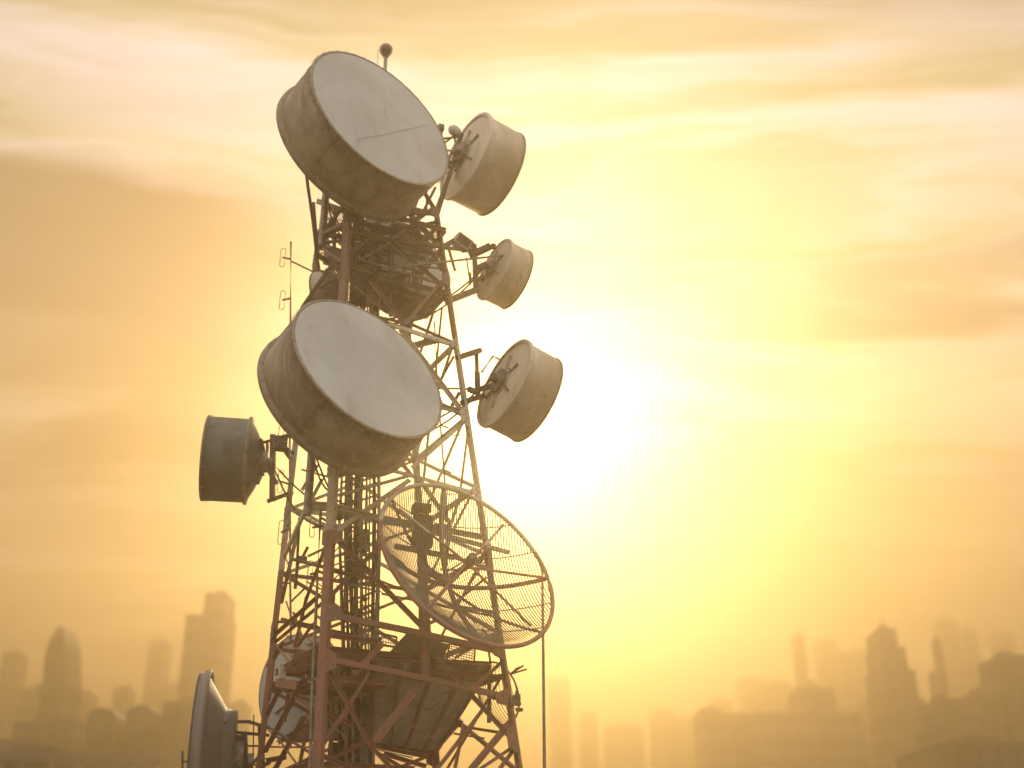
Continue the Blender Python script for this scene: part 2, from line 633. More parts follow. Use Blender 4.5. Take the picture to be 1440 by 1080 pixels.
# front-right face, traced
for a in [
    # top bays
    (486, 297, 615, 299, FR, 8, 'channel'), (491, 321, 624, 361, FR, 5, 'angle'), (505, 365, 627, 402, FR, 3.2, 'tube'),
    (594, 266, 612, 296, FR, 4.5), (613, 262, 594, 300, FR, 4), (491, 324, 526, 331, FR, 5), (549, 338, 600, 300, FR, 4), (526, 331, 496, 352, FR, 3.6),
    (549, 340, 506, 366, FR, 3.6), (549, 341, 618, 398, FR, 4.4), (601, 346, 622, 380, FR, 5), (627, 378, 578, 372, FR, 3),
    (622, 394, 570, 455, FR, 5), (520, 394, 566, 452, FR, 5), (500, 402, 545, 440, FR, 3.5),
    # beam under the third dish
    (545, 455, 643, 487, FR, 6, 'channel'), (563, 463, 655, 585, FR, 5.5), (656, 590, 580, 657, FR, 6), (486, 427, 545, 455, FR, 5),
    # ring and diagonals above the grid dish
    (538, 658, 674, 695, FR, 5, 'channel'), (472, 640, 540, 659, FR, 5), (577, 668, 476, 696, FR, 5), (577, 674, 470, 748, FR, 7),
    (556, 640, 578, 668, FR, 4.5), (603, 604, 596, 672, FR, 3), (473, 712, 535, 729, FR, 6), (535, 729, 716, 777, FR, 6, 'channel'),
    # lower bays
    (468, 752, 600, 888, FR, 6), (457, 846, 546, 756, FR, 6), (462, 802, 530, 815, FR, 4), (530, 815, 600, 842, FR, 3.2, 'tube'), (537, 835, 700, 868, FR, 3.2, 'tube'),
    (456, 863, 570, 886, FR, 8.5, 'channel'), (570, 886, 707, 917, FR, 8.5, 'channel'), (454, 892, 530, 903, FR, 6),
    (454, 926, 560, 946, FR, 8, 'channel'), (560, 946, 725, 983, FR, 8, 'channel'),
    (612, 922, 717, 1036, FR, 5.5), (707, 930, 662, 970, FR, 5), (718, 1015, 660, 1085, FR, 8.5), (722, 1050, 670, 1085, FR, 4.5), (724, 1052, 700, 1085, FR, 5),
    (682, 994, 612, 1085, FR, 5), (594, 956, 528, 1042, FR, 10), (652, 1018, 640, 1080, FR, 4), (524, 1052, 552, 1082, FR, 5),
    (540, 903, 498, 948, FR, 8), (690, 895, 640, 925, FR, 4), (700, 905, 678, 884, FR, 4), (448, 1060, 500, 1085, FR, 6), (455, 930, 522, 1050, FR, 5), (455, 1048, 520, 946, FR, 5),
]:
    mem(*a)
# front-left face, traced
for a in [
    (447, 283, 487, 298, FL, 8, 'channel'), (456, 267, 450, 322, FL, 4), (468, 304, 451, 334, FL, 4.5), (452, 300, 470, 345, FL, 3), (449, 342, 486, 312, FL, 4), (446, 345, 485, 372, FL, 5),
    (445, 380, 486, 392, FL, 5), (444, 410, 484, 388, FL, 5),
    (442, 645, 431, 714, FL, 5), (453, 672, 430, 716, FL, 5), (415, 722, 466, 714, FL, 5), (418, 716, 467, 745, FL, 4.5), (423, 660, 466, 672, FL, 3), (424, 690, 446, 655, FL, 3.5),
    (460, 760, 431, 840, FL, 5), (431, 838, 414, 910, FL, 5), (385, 894, 446, 840, FL, 4.5), (386, 904, 456, 846, FL, 3.5), (423, 724, 395, 848, FL, 5.5), (446, 803, 459, 808, FL, 4),
    (412, 862, 425, 900, FL, 4), (440, 875, 418, 908, FL, 5),
    (387, 907, 412, 940, FL, 5), (384, 925, 378, 985, FL, 5), (391, 960, 420, 964, FL, 12, 'bar'), (428, 950, 372, 1055, FL, 8), (428, 1004, 386, 1080, FL, 8), (393, 967, 372, 1010, FL, 7),
    (406, 968, 399, 1015, FL, 6), (388, 1034, 420, 1078, FL, 3, 'tube'), (434, 1010, 420, 1078, FL, 5.5), (444, 1050, 420, 1085, FL, 4), (376, 1022, 440, 1062, FL, 4), (396, 970, 445, 1000, FL, 4),
    (372, 1070, 400, 1065, FL, 6), (376, 940, 398, 905, FL, 5), (366, 1050, 438, 1051, FL, 2.6, 'tube'),
]:
    mem(*a)
# back faces: rings at the same levels and X bracing between them
LV = [leg_px('F', y).z for y in (1075, 928, 866, 752, 655, 555, 450, 360, 318, 285)]
for face in (LB, RB):
    for i, z in enumerate(LV):
        p, q = leg(face[0], z), leg(face[1], z)
        MB().angle(p, q, 0.085, up=V((0, 0, 1))).build('brace', 'tower_paint', TW)
        if i + 1 < len(LV):
            z2 = LV[i + 1]
            if z2 - z > 0.9:
                nn = face_n(face) * 0.03
                MB().angle(p + nn, leg(face[1], z2) + nn, 0.065, up=face_n(face)).build('brace', 'tower_paint', TW)
                MB().angle(leg(face[0], z2) - nn, q - nn, 0.065, up=face_n(face)).build('brace', 'tower_paint', TW)
for a in [(395, 872, 446, 883, LB, 7, 'channel'), (446, 883, 536, 902, LB, 5, 'channel'), (524, 1049, 604, 1065, LB, 5, 'channel'), (583, 486, 613, 478, RB, 9, 'bar'), (622, 432, 612, 535, RB, 3),
          (658, 612, 648, 690, RB, 3.6), (643, 1020, 704, 1030, RB, 4), (532, 1043, 592, 1023, LB, 4), (592, 1023, 644, 1019, LB, 4), (606, 1062, 650, 1012, RB, 4)]:
    mem(*a)
# lowest bays down to the footing (below the frame)
zl = LV[0]
for face in (FR, FL, LB, RB):
    MB().angle(leg(face[0], ZB + 0.1), leg(face[1], zl), 0.08, up=face_n(face)).build('brace', 'tower_paint', TW)
    MB().angle(leg(face[1], ZB + 0.1) + face_n(face) * 0.05, leg(face[0], zl) + face_n(face) * 0.05, 0.08, up=face_n(face)).build('brace', 'tower_paint', TW)


def gusset(n, y, face, w=16, h=20, sgn=1):
    P = leg_px(n, y)
    fn = face_n(face)
    al = (leg(n, P.z + 1) - P).normalized()
    sd = al.cross(fn).normalized()
    o = leg(face[1] if n == face[0] else face[0], P.z) - P
    if sd.dot(o) < 0:
        sd = -sd
    W_, H_ = pxm(P, w), pxm(P, h)
    P = P + fn * 0.085
    m = MB()
    m.slab([P - al * H_ - sd * 0.04, P + al * H_ - sd * 0.04, P + al * H_ * 0.5 + sd * W_, P - al * H_ * 0.5 + sd * W_], 0.016)
    gp = m.build('gusset_plate', 'tower_paint', TW)
    for k in range(4):
        c = P + al * (H_ * (-0.5 + 0.33 * k)) + sd * (W_ * (0.15 if k % 2 else 0.5)) + fn * 0.004
        MB().tube(c, c + fn * 0.025, 0.018, 6).build('bolt', 'galv', gp)


for a in [('F', 752, FR), ('F', 752, FL), ('F', 863, FR, 20, 16), ('F', 930, FR), ('R', 1040, FR, 14, 22), ('R', 912, FR), ('R', 588, FR, 12, 18), ('R', 982, FR, 22, 14), ('R', 693, FR, 10, 12),
          ('F', 660, FR), ('F', 660, FL, 10, 14), ('L', 890, FL, 12, 14), ('R', 487, FR, 9, 9), ('F', 300, FR), ('R', 302, FR, 12, 12), ('L', 722, FL, 10, 10), ('F', 380, FL), ('R', 395, FR, 8, 14), ('F', 1060, FL, 14, 20), ('B', 1064, LB, 12, 16)]:
    gusset(*a)


def grating(name, corners, step, th, frame=0.1, both=False):
    """open bar grating between four corners, with a channel frame round it"""
    a, b, c, d = corners
    m = MB()
    n = max(2, int((b - a).length / step))
    for i in range(n + 1):
        t = i / n
        m.bar(a.lerp(b, t), d.lerp(c, t), th, th * 2)
    k = max(2, int((d - a).length / (step * (1.0 if both else 6))))
    for i in range(k + 1):
        t = i / k
        m.bar(a.lerp(d, t) - V((0, 0, th)), b.lerp(c, t) - V((0, 0, th)), th * 0.9, th)
    root = MB()
    for p, q in ((a, b), (b, c), (c, d), (d, a)):
        root.channel(p - V((0, 0, 0.02)), q - V((0, 0, 0.02)), frame)
    r = root.build(name, 'tower_paint', TW)
    m.build('grating', 'tower_paint', r, 'stuff')
    return r


def deck(y, grow, x0=0.0, x1=1.0, y0=0.0, y1=1.0, step=0.045, th=0.012, drop=0.0):
    z = leg_px('F', y).z + drop
    f, r, l, b = (leg(k, z) for k in 'FRLB')
    c = (f + b) / 2
    f, r, l, b = [c + (q - c) * grow for q in (f, r, l, b)]

    def bi(u, v):
        return f.lerp(r, u).lerp(l.lerp(b, u), v)
    return grating('platform', [bi(x0, y0), bi(x1, y0), bi(x1, y1), bi(x0, y1)], step, th)


deck(292, 1.12, 0, 1, 0.0, 0.42)
deck(372, 1.08, 0.35, 1.0, 0.1, 0.6)
deck(372, 1.1, -0.05, 0.3, 0.05, 0.95)
deck(905, 1.0, 0.0, 0.45, 0.1, 0.9)
deck(950, 0.95, 0.0, 0.35, 0.0, 0.5)
deck(925, 1.02, 0.55, 1.0, 0.1, 0.75)
deck(1070, 1.0, 0.0, 0.5, 0.1, 0.9)

# cable ladder and the waveguides that climb inside the tower
cl_ = MB()
LY0, LY1 = 22.0, 21.35
for xt, xm_, xb, Y in ((497, 477, 488, LY0), (532, 534, 524, LY1)):
    cl_.path([at_y(xt, 320, Y + .4), at_y(xm_, 740, Y), at_y(xb, 1100, Y)], 0.032, 6)
lad = cl_.build('cable_ladder', 'tower_paint', TW)
y = 330
while y < 1080:
    t = (y - 320) / 780
    xl = 497 - 20 * min(1, t * 2) + (11 * max(0, t * 2 - 1))
    xr = 532 + 2 * min(1, t * 2) - 10 * max(0, t * 2 - 1)
    MB().bar(at_y(xl, y + 9, LY0 + .15), at_y(xr, y - 9, LY1 + .15), 0.045, 0.03).build('rung', 'tower_paint', lad)
    y += 17
for i in range(17):
    u = i / 16
    xt = 498 + 32 * u + random.uniform(-2, 2)
    xm_ = 480 + 52 * u + random.uniform(-3, 3)
    xb = 493 + 30 * u + random.uniform(-1.5, 1.5)
    Y = LY0 + (LY1 - LY0) * u + 0.08 + random.uniform(0, .12)
    y0 = random.choice((310, 330, 350, 430, 640))
    pts = []
    for k in range(15):
        yy = y0 + (1100 - y0) * k / 14
        x = xt + (xm_ - xt) * (yy - 310) / 430 if yy < 740 else xm_ + (xb - xm_) * (yy - 740) / 360
        pts.append(at_y(x + random.uniform(-.8, .8), yy, Y + (0.35 if yy < 600 else 0.0) * (600 - yy) / 300 if yy < 600 else Y))
    r = random.choice((0.018, 0.022, 0.03, 0.036))
    o = MB().path(pts, r, 6).build('waveguide_cable', random.choice(('cable', 'cable', 'cable', 'pale_cable')), TW)
# pipe uprights and other fittings seen through the lattice
for (x1, y1, x2, y2, Y, w, mat) in [
    (471, 296, 470, 347, 21.9, 5.5, 'galv'), (524, 330, 522, 402, 21.8, 5, 'galv'), (549, 338, 549, 445, 21.9, 4.5, 'tower_paint'), (581, 285, 581, 395, 22.3, 3.5, 'galv'),
    (596, 380, 578, 462, 23.2, 4, 'galv'), (588, 392, 584, 432, 23.0, 4, 'galv'), (498, 290, 497, 330, 22.3, 3, 'galv'), (505, 290, 505, 332, 22.5, 4, 'tower_paint'),
    (441, 285, 446, 350, 22.6, 4.5, 'cable'), (600, 258, 600, 300, 22.4, 3, 'galv'), (534, 752, 530, 905, 21.3, 5, 'galv'), (522, 946, 522, 1056, 21.4, 4, 'tower_paint'),
    (490, 655, 486, 872, 21.7, 6.5, 'dark_steel'), (505, 655, 500, 872, 21.9, 5.5, 'dark_steel'), (586, 940, 596, 880, 22.5, 10, 'tower_paint'), (494, 930, 497, 1085, 21.6, 4, 'galv'),
    (462, 990, 466, 1085, 22.0, 4, 'dark_steel'), (477, 970, 478, 1085, 22.2, 5, 'dark_steel')]:
    P, Q = at_y(x1, y1, Y), at_y(x2, y2, Y)
    MB().tube(P, Q, pxm(P, w) / 2, 10).build('pipe', mat, TW)
# dark cable duct and junction boxes in the lower core
for (x0, y0, x1, y1, Y, d, mat, nm) in [
    (500, 940, 519, 1086, 22.2, 0.22, 'dark_steel', 'cable_duct'), (466, 938, 494, 972, 22.6, 0.3, 'dark_steel', 'junction_box'), (458, 985, 488, 1040, 22.9, 0.3, 'sheet', 'junction_box'),
    (462, 1046, 492, 1086, 22.7, 0.3, 'dark_steel', 'junction_box'), (458, 836, 470, 856, 20.9, 0.2, 'dark_steel', 'junction_box'), (464, 712, 482, 730, 20.9, 0.2, 'dark_steel', 'junction_box'),
    (505, 330, 530, 372, 22.9, 0.3, 'sheet', 'junction_box'), (548, 318, 590, 348, 23.2, 0.35, 'sheet', 'junction_box'), (476, 352, 492, 380, 22.0, 0.2, 'dark_steel', 'junction_box'),
    (530, 385, 556, 425, 23.0, 0.3, 'sheet', 'junction_box'), (498, 380, 520, 430, 22.7, 0.3, 'dark_steel', 'junction_box'), (392, 935, 402, 955, 22.5, 0.15, 'white_box', 'junction_box'),
    (500, 745, 518, 775, 22.4, 0.2, 'dark_steel', 'junction_box'), (488, 790, 512, 815, 22.6, 0.2, 'dark_steel', 'junction_box'), (478, 985, 500, 1060, 23.2, 0.25, 'dark_steel', 'junction_box')]:
    P = at_y((x0 + x1) / 2, (y0 + y1) / 2, Y)
    m = MB()
    m.box(P, pxm(P, x1 - x0), d, pxm(P, y1 - y0), 0.3)
    bx = m.build(nm, mat, TW)
    if nm == 'junction_box':
        h = MB()
        M = Matrix.Rotation(0.3, 3, 'Z')
        h.box(P + M @ V((0, -d / 2 - 0.012, 0)), pxm(P, x1 - x0) * 0.86, 0.02, pxm(P, y1 - y0) * 0.9, 0.3)
        h.build('box_door', mat, bx)
# small clamps and hangers along the ladder: loose hardware
for i in range(46):
    yy = random.uniform(330, 1070)
    if 430 < yy < 640:
        continue
    x = random.uniform(474, 535) if yy > 640 else random.uniform(492, 545)
    P = at_y(x, yy, random.uniform(21.2, 21.9))
    m = MB()
    m.box(P, random.uniform(.05, .16), .07, random.uniform(.04, .09), random.uniform(-.4, .8))
    m.tube(P - V((0.06, 0.02, 0)), P + V((0.1, 0.1, 0.05)), 0.012, 5)
    m.build('clamp', 'dark_steel', TW)
# platform handrails
for a in [(552, 347, 600, 362, FR, 2), (552, 378, 604, 392, FR, 2.4), (440, 376, 447, 330, FL, 3.5), (500, 872, 560, 884, FR, 3)]:
    mem(*a, 'tube', 'galv', 'handrail', -0.3)

# wire-mesh guards
def mesh_guard(px, face, out, step=0.05):
    q = [on_face(x, y_, face, out) for x, y_ in px]
    fr = MB()
    for i in range(4):
        fr.bar(q[i], q[(i + 1) % 4], 0.035)
    r_ = fr.build('mesh_guard', 'tower_paint', TW)
    m_ = MB()
    for a, b, c, d in ((q[0], q[1], q[2], q[3]), (q[1], q[2], q[3], q[0])):
        k = max(2, int((b - a).length / step))
        for i in range(1, k):
            m_.bar(a.lerp(b, i / k), d.lerp(c, i / k), 0.013)
    m_.build('wire_mesh', 'galv', r_, 'stuff')


for px, face, out in [(((553, 346), (603, 358), (601, 384), (552, 373)), FR, -.5), (((458, 344), (480, 351), (478, 378), (455, 371)), FL, -.3), (((535, 380), (577, 388), (574, 402), (533, 395)), FR, -.9),
                      (((415, 912), (470, 925), (468, 964), (412, 950)), FL, -.5), (((456, 932), (477, 936), (474, 970), (454, 965)), FR, -.3), (((505, 884), (558, 896), (556, 910), (503, 902)), FR, -.6),
                      (((632, 905), (668, 912), (666, 942), (628, 931)), FR, -.5), (((524, 340), (548, 344), (546, 372), (522, 366)), FR, -.7)]:
    mesh_guard(px, face, out)
# crowded steelwork inside the tower head
for (x1, y1, x2, y2) in [(526, 330, 562, 316), (526, 330, 503, 346), (526, 330, 566, 352), (526, 330, 500, 316), (526, 330, 541, 300), (560, 318, 600, 336), (566, 352, 600, 330), (540, 352, 600, 366), (500, 350, 545, 360), (510, 372, 548, 392),
                         (552, 392, 602, 380), (560, 405, 600, 420), (492, 340, 520, 372), (575, 300, 612, 340), (590, 302, 560, 338), (500, 312, 560, 325), (536, 410, 580, 425), (500, 395, 530, 425), (570, 370, 560, 440), (530, 340, 540, 430)]:
    mem(x1, y1, x2, y2, FR, random.uniform(3, 6), random.choice(('angle', 'channel')), 'tower_paint', 'brace', random.uniform(-1.3, -.5))
for (x1, y1, x2, y2) in [(455, 300, 462, 350), (462, 330, 486, 350), (450, 355, 480, 362), (452, 300, 486, 330), (460, 285, 470, 330)]:
    mem(x1, y1, x2, y2, FL, random.uniform(3, 5), 'angle', 'tower_paint', 'brace', random.uniform(-.9, -.3))
# crowded steelwork in the lower core
for (x1, y1, x2, y2) in [(458, 960, 500, 1000), (462, 1030, 500, 990), (456, 1000, 496, 1020), (470, 940, 465, 1080), (485, 945, 488, 1080), (456, 985, 520, 975), (460, 1070, 520, 1040), (540, 1060, 600, 1078), (560, 1080, 600, 1064)]:
    mem(x1, y1, x2, y2, FR, random.uniform(3, 6), 'angle', 'tower_paint', 'brace', random.uniform(-1.4, -.4))
for (x1, y1, x2, y2) in [(392, 975, 440, 985), (400, 905, 430, 960), (396, 915, 446, 905), (410, 925, 436, 975), (384, 995, 430, 1040), (380, 1010, 412, 985), (390, 1045, 430, 1020)]:
    mem(x1, y1, x2, y2, FL, random.uniform(3, 6), 'angle', 'tower_paint', 'brace', random.uniform(-1.0, -.2))

# thin secondary angles and conduits tangled through the lower bays
for k in range(44):
    face = random.choice((FR, FR, FL))
    y0 = random.uniform(770, 1060)
    if face == FR:
        x0 = random.uniform(460, 540) if k % 2 else random.uniform(600, 690)
    else:
        x0 = random.uniform(395, 445)
    dx_, dy_ = random.uniform(14, 50) * random.choice((-1, 1)), random.uniform(-45, 45)
    mem(x0, y0, max(402, min(x0 + dx_, 690)), y0 + dy_, face, random.uniform(1.6, 3.2), random.choice(('angle', 'tube')), random.choice(('tower_paint', 'tower_paint', 'galv')), 'conduit', random.uniform(-1.2, -.1))

# sloping sheet-steel shield in the lower bay, strip by strip
SH = [on_face(527, 926, FR, -0.35), on_face(690, 934, FR, -0.45), on_face(612, 1059, RB, -0.25), on_face(527, 1046, LB, -0.3)]
# keep the four corners in one plane
_n = (SH[1] - SH[0]).cross(SH[3] - SH[0]).normalized()
_d = ray(612, 1059)
SH[2] = CAM + _d * ((SH[0] - CAM).dot(_n) / _d.dot(_n))
shield = MB()
for p, q in ((0, 1), (1, 2), (2, 3), (3, 0)):
    shield.channel(SH[p], SH[q], 0.09, up=_n)
sho = shield.build('shield_frame', 'tower_paint', TW)
NS = 6
for i in range(NS):
    a, b = i / NS - (0.006 if i else 0), (i + 1) / NS + (0.006 if i != 2 else -0.006)
    o_ = _n * (0.012 * (i % 2))
    MB().slab([SH[0].lerp(SH[3], a) + o_, SH[1].lerp(SH[2], a) + o_, SH[1].lerp(SH[2], b) + o_, SH[0].lerp(SH[3], b) + o_], 0.008).build('panel', 'sheet', sho)
for t in (0.22, 0.5, 0.78):
    MB().angle(SH[0].lerp(SH[1], t) - _n * .06, SH[3].lerp(SH[2], t) - _n * .06, 0.06, up=_n).build('batten', 'tower_paint', sho)
# short extension of the shield in front of the ring beam
S2 = [on_face(572, 890, FR, -0.2), on_face(632, 906, FR, -0.2), on_face(612, 950, FR, -0.8), on_face(536, 930, FR, -0.8)]
MB().slab(S2, 0.01).build('panel', 'sheet', TW)


# ------------------------------------------------------------------ drum antennas
def ring_prof(t0, t1, r0, r1):
    return [(t0, r0), (t0, r1), (t1, r1), (t1, r0), (t0, r0)]


def drum(label, c, Y, a, ratio, md, facing, lr, base=None, group=None, clips=0, paint='drum_paint', bowl=0.42, face_mat='radome', cone=False, seams=False):
    P0 = at_y(c[0], c[1], Y)
    R = pxm(P0, a)
    n = normal_px(c[0], c[1], ratio, md[0], md[1], facing)
    L = R * lr
    T = thing('drum_antenna', label, 'antenna', base or P0, group)
    N = 72 if a > 90 else 56
    fl = 0.022 * R + 0.01
    # shroud, open tube with a little wall thickness
    m = MB()
    m.lathe(P0, n, [(0.0, R), (L * 0.98, R), (L * 0.98, R - 0.02), (0.0, R - 0.02), (0.0, R)], N)
    sh = m.build('shroud', paint, T)
    m = MB()
    m.lathe(P0, n, [(-0.03 * R, R - 0.03), (-0.045 * R, R + fl * .6), (-0.03 * R, R + fl * 1.6), (0.03 * R, R + fl * 1.6), (0.045 * R, R + fl * .5), (0.045 * R, R - .01)], N)
    m.build('rear_rim', paint if not clips else 'rusty_rim', T)
    m = MB()
    m.lathe(P0, n, [(L * 0.955, R + 0.002), (L * 0.955, R + fl * .5), (L, R + fl * .6), (L + .010, R + fl * .3), (L + .010, R * 0.982), (L - .01, R * 0.982)], N)
    fr_ = m.build('front_rim', 'rusty_rim', T)
    m = MB()
    m.lathe(P0, n, [(L + 0.004, R * 0.984), (L + 0.006 + R * .012, R * 0.8), (L + 0.006 + R * .022, R * 0.5), (L + .006 + R * .026, 0)], N)
    rd = m.build('radome', face_mat, T)
    # reflector bowl behind
    m = MB()
    bd = bowl * R
    if cone:
        prof = [(0.0, R * .985), (-bd * .62, R * .62), (-bd * .66, R * .60), (-bd, R * .58), (-bd, 0)]
    else:
        prof = [(-bd * (1 - (k / 9) ** 2), R * 0.985 * k / 9) for k in range(9, -1, -1)]
    m.lathe(P0, n, prof, N)
    bw = m.build('reflector', paint, T)
    # hub with feed stub
    m = MB()
    m.lathe(P0, n, [(-bd * .86, R * .26), (-bd - 0.10 * R, R * .26), (-bd - .1 * R, R * .1), (-bd - .22 * R, R * .1), (-bd - .22 * R, 0)], 24, False)
    m.build('hub', 'galv', T)
    m = MB()
    m.lathe(P0, n, ring_prof(-bd * .95, -bd * .95 + .04 * R, R * .30, R * .34), 32)
    aa, bb = MB.frame(n)
    for k in range(6):
        th = 2 * math.pi * (k + .3) / 6
        d = aa * math.cos(th) + bb * math.sin(th)
        q = 0.62
        m.bar(P0 - n * (bd * .97) + d * (R * .3), P0 - n * (bd * (1 - q * q) + .03) + d * (R * q), 0.03 * R + .01, 0.05 * R)
    m.build('back_frame', 'galv', T)
    if clips:
        for k in range(clips):
            th = 2 * math.pi * k / clips
            d = aa * math.cos(th) + bb * math.sin(th)
            t = n.cross(d)
            c0 = P0 + d * (R + fl * .9)
            MB().bar(c0 + n * (L * (.86 + .05 * (k % 3 == 0))), c0 + n * (L * 1.0), 0.03, 0.008, up=d).build('clip', 'rusty_rim', fr_)
    if seams:
        # riveted lap seams of the shroud sheets
        for k in range(5):
            th = 2 * math.pi * (k + .37) / 5
            d = aa * math.cos(th) + bb * math.sin(th)
            MB().bar(P0 + d * (R + .004) + n * (.05 * R), P0 + d * (R + .004) + n * (L * .93), 0.07, 0.012, up=d).build('seam_strip', paint, sh)
    # feeder cable: leaves the hub, sags, and joins the bundle in the tower core
    h0 = P0 - n * (bd + .2 * R)
    yy = min(1050, proj(h0)[1] + 55)
    xx = 515 if yy < 640 else 505
    e0 = at_y(xx + random.uniform(-8, 8), yy + 25, 21.9)
    for j in range(2 if a > 40 else 1):
        pts_ = []
        off = V((random.uniform(-.12, .12), random.uniform(-.05, .1), random.uniform(-.1, .1)))
        for k in range(13):
            t = k / 12
            q_ = h0.lerp(e0 + off, t) + off * math.sin(math.pi * t)
            q_.z -= (.45 + .2 * j) * math.sin(math.pi * t) * (1 - .3 * t)
            pts_.append(q_)
        MB().path(pts_, 0.02, 6).build('feeder_cable', 'cable', T)
    return T, P0, n, R, L, bd


def arm(T, p, q, w, shape='bar', mat='dark_steel', name='mount_arm'):
    m = MB()
    if shape == 'tube':
        m.tube(p, q, w / 2, 10)
    elif shape == 'channel':
        m.channel(p, q, w)
    else:
        m.bar(p, q, w, w * .8)
    return m.build(name, mat, T)


# big drum on the tower head
T, P0, n, R, L, bd = drum('huge weathered drum dish with pale grey radome crowning the tower top', (493.3, 214), 21.0, 114, 0.52, (0.61, -0.79), 1, 0.66, base=leg('F', Z_TOP), clips=44, seams=True)
hub = P0 - n * (bd + .1 * R)
pole_top = hub + V((0, 0, 1.1))
pole_bot = V((hub.x, hub.y, Z_TOP - 1.2))
arm(T, pole_bot, pole_top, 0.17, 'tube', 'galv', 'mount_pole')
for k in 'FRLB':
    arm(T, leg(k, Z_TOP - .15), V((hub.x, hub.y, hub.z - .25)), 0.09, 'bar', 'tower_paint')
arm(T, leg('F', Z_TOP - 1.0), V((hub.x, hub.y, Z_TOP - .9)), 0.1, 'bar', 'tower_paint')
arm(T, leg('R', Z_TOP - 1.0), V((hub.x, hub.y, Z_TOP - .9)), 0.1, 'bar', 'tower_paint')
# thin crack-like seam and a stain run over the radome
fc = P0 + n * (L + 0.006 + R * .027)
cr = [at_y(x, yy, 10) for x, yy in ((503, 195), (516, 193.5), (530, 190.5), (545, 188), (560, 185), (576, 181), (600, 176.5))]
pl = []
for q in cr:
    d = (q - CAM).normalized()
    pl.append(CAM + d * ((fc - CAM).dot(n) / d.dot(n)))
pl = [q + V((0, 0, random.uniform(-.012, .012))) for q in pl]
MB().path(pl, 0.004, 5).build('radome_seam', 'sheet', T)
# waveguide running down from the big drum, along the left of the tower head
wg = MB()
wg.path([at_y(428, 222, 21.6), at_y(433, 262, 21.9), at_y(440, 310, 22.3), at_y(445, 355, 22.6), at_y(449, 382, 22.8), at_y(455, 420, 22.9)], 0.04, 8)
wg.build('waveguide', 'cable', T)

# second big drum, on the front leg
T, P0, n, R, L, bd = drum('huge weathered drum dish with cream radome halfway up the tower', (475, 566.6), 19.75, 121, 0.57, (0.61, -0.79), 1, 0.66, base=leg_px('F', 620), clips=44, seams=True)
hub = P0 - n * (bd + .1 * R)
hp = V((hub.x, hub.y, hub.z))
arm(T, hp - V((0, 0, 1.7)), hp + V((0, 0, 1.5)), 0.16, 'tube', 'galv', 'mount_pole')
for dz_ in (-1.5, 1.2):
    arm(T, hp + V((0, 0, dz_)), leg('F', hp.z + dz_), 0.13, 'channel', 'tower_paint')
    arm(T, hp + V((0, 0, dz_)), leg('L', hp.z + dz_ - .2), 0.11, 'channel', 'tower_paint')
    arm(T, hp + V((0, 0, dz_)), leg('R', hp.z + dz_ - .2), 0.11, 'channel', 'tower_paint')

# drum held behind the tower head, face seen through the lattice
T, P0, n, R, L, bd = drum('pale drum dish inside the lattice behind the red tower head', (546, 390), 24.3, 74, 0.52, (0.61, -0.79), 1, 0.62, base=leg_px('B', 420))
hub = P0 - n * (bd + .15 * R)
arm(T, hub, leg('B', hub.z - .4), 0.12, 'channel', 'tower_paint')
arm(T, hub + V((0, 0, .1)), leg('L', hub.z + .1), 0.12, 'channel', 'tower_paint')

# small pale drum beside the front leg, half hidden by the second big drum
T, P0, n, R, L, bd = drum('small pale drum dish peeping out between the two left legs', (470, 408), 23.0, 31, 0.35, (-0.85, 0.3), -1, 0.75, base=leg_px('L', 410), paint='small_drum_paint')
arm(T, P0 - n * bd, leg('F', P0.z + .1), 0.09, 'channel', 'tower_paint')

# three right-hand drums that point away
T, P0, n, R, L, bd = drum('drum dish with rusty blotches and open back, hung right of the tower top', (655.4, 220), 22.4, 64, 0.33, (0.9, 0.44), -1, 0.90, base=leg_px('R', 285), paint='small_drum_paint', bowl=0.10)
hub = P0 - n * (bd + .15 * R)
bp, tp = hub - V((0, 0, 1.25)) + V((-.02, 0, 0)), hub + V((0, 0, .75))
arm(T, at_y(616, 300, 22.2), at_y(650, 188, 22.45), 0.085, 'tube', 'dark_steel', 'mount_pole')
arm(T, leg_px('R', 300), at_y(618, 296, 22.2), 0.09, 'channel')
arm(T, leg('R', Z_TOP - .1), at_y(634, 242, 22.35), 0.09, 'channel')
for (x1, y1, x2, y2, w) in ((614, 196, 650, 192, 2.6), (618, 206, 640, 190, 2.6), (622, 210, 648, 214, 2.2), (612, 228, 636, 236, 4.5), (640, 240, 650, 205, 4), (612, 245, 640, 225, 3), (624, 216, 636, 232, 3), (638, 226, 652, 214, 6)):
    p_, q_ = at_y(x1, y1, 22.3), at_y(x2, y2, 22.35)
    arm(T, p_, q_, pxm(p_, w), 'bar')
arm(T, hub, at_y(636, 234, 22.38), 0.1, 'tube')

T, P0, n, R, L, bd = drum('short tapered pale drum dish level with the upper platform', (696, 379), 22.3, 45, 0.33, (0.9, 0.43), -1, 0.78, base=leg_px('R', 424), paint='small_drum_paint', bowl=0.10)
hub = P0 - n * (bd + .15 * R)
for (x1, y1, x2, y2, w, Y1, Y2) in ((628, 424, 672, 407, 10, leg_px('R', 424).y, 22.4), (620, 348, 664, 352, 5, leg_px('R', 350).y, 22.4), (667, 345, 669, 410, 9, 22.4, 22.4), (660, 360, 690, 346, 9, 22.4, 22.3), (690, 346, 697, 347, 7, 22.3, 22.3),
                                  (661, 384, 661, 400, 5, 22.5, 22.5), (668, 380, 684, 372, 9, 22.4, 22.4), (668, 395, 680, 388, 5, 22.4, 22.4), (656, 362, 660, 392, 2.5, 22.5, 22.5)):
    p_, q_ = at_y(x1, y1, Y1), at_y(x2, y2, Y2)
    arm(T, p_, q_, pxm(p_, w))
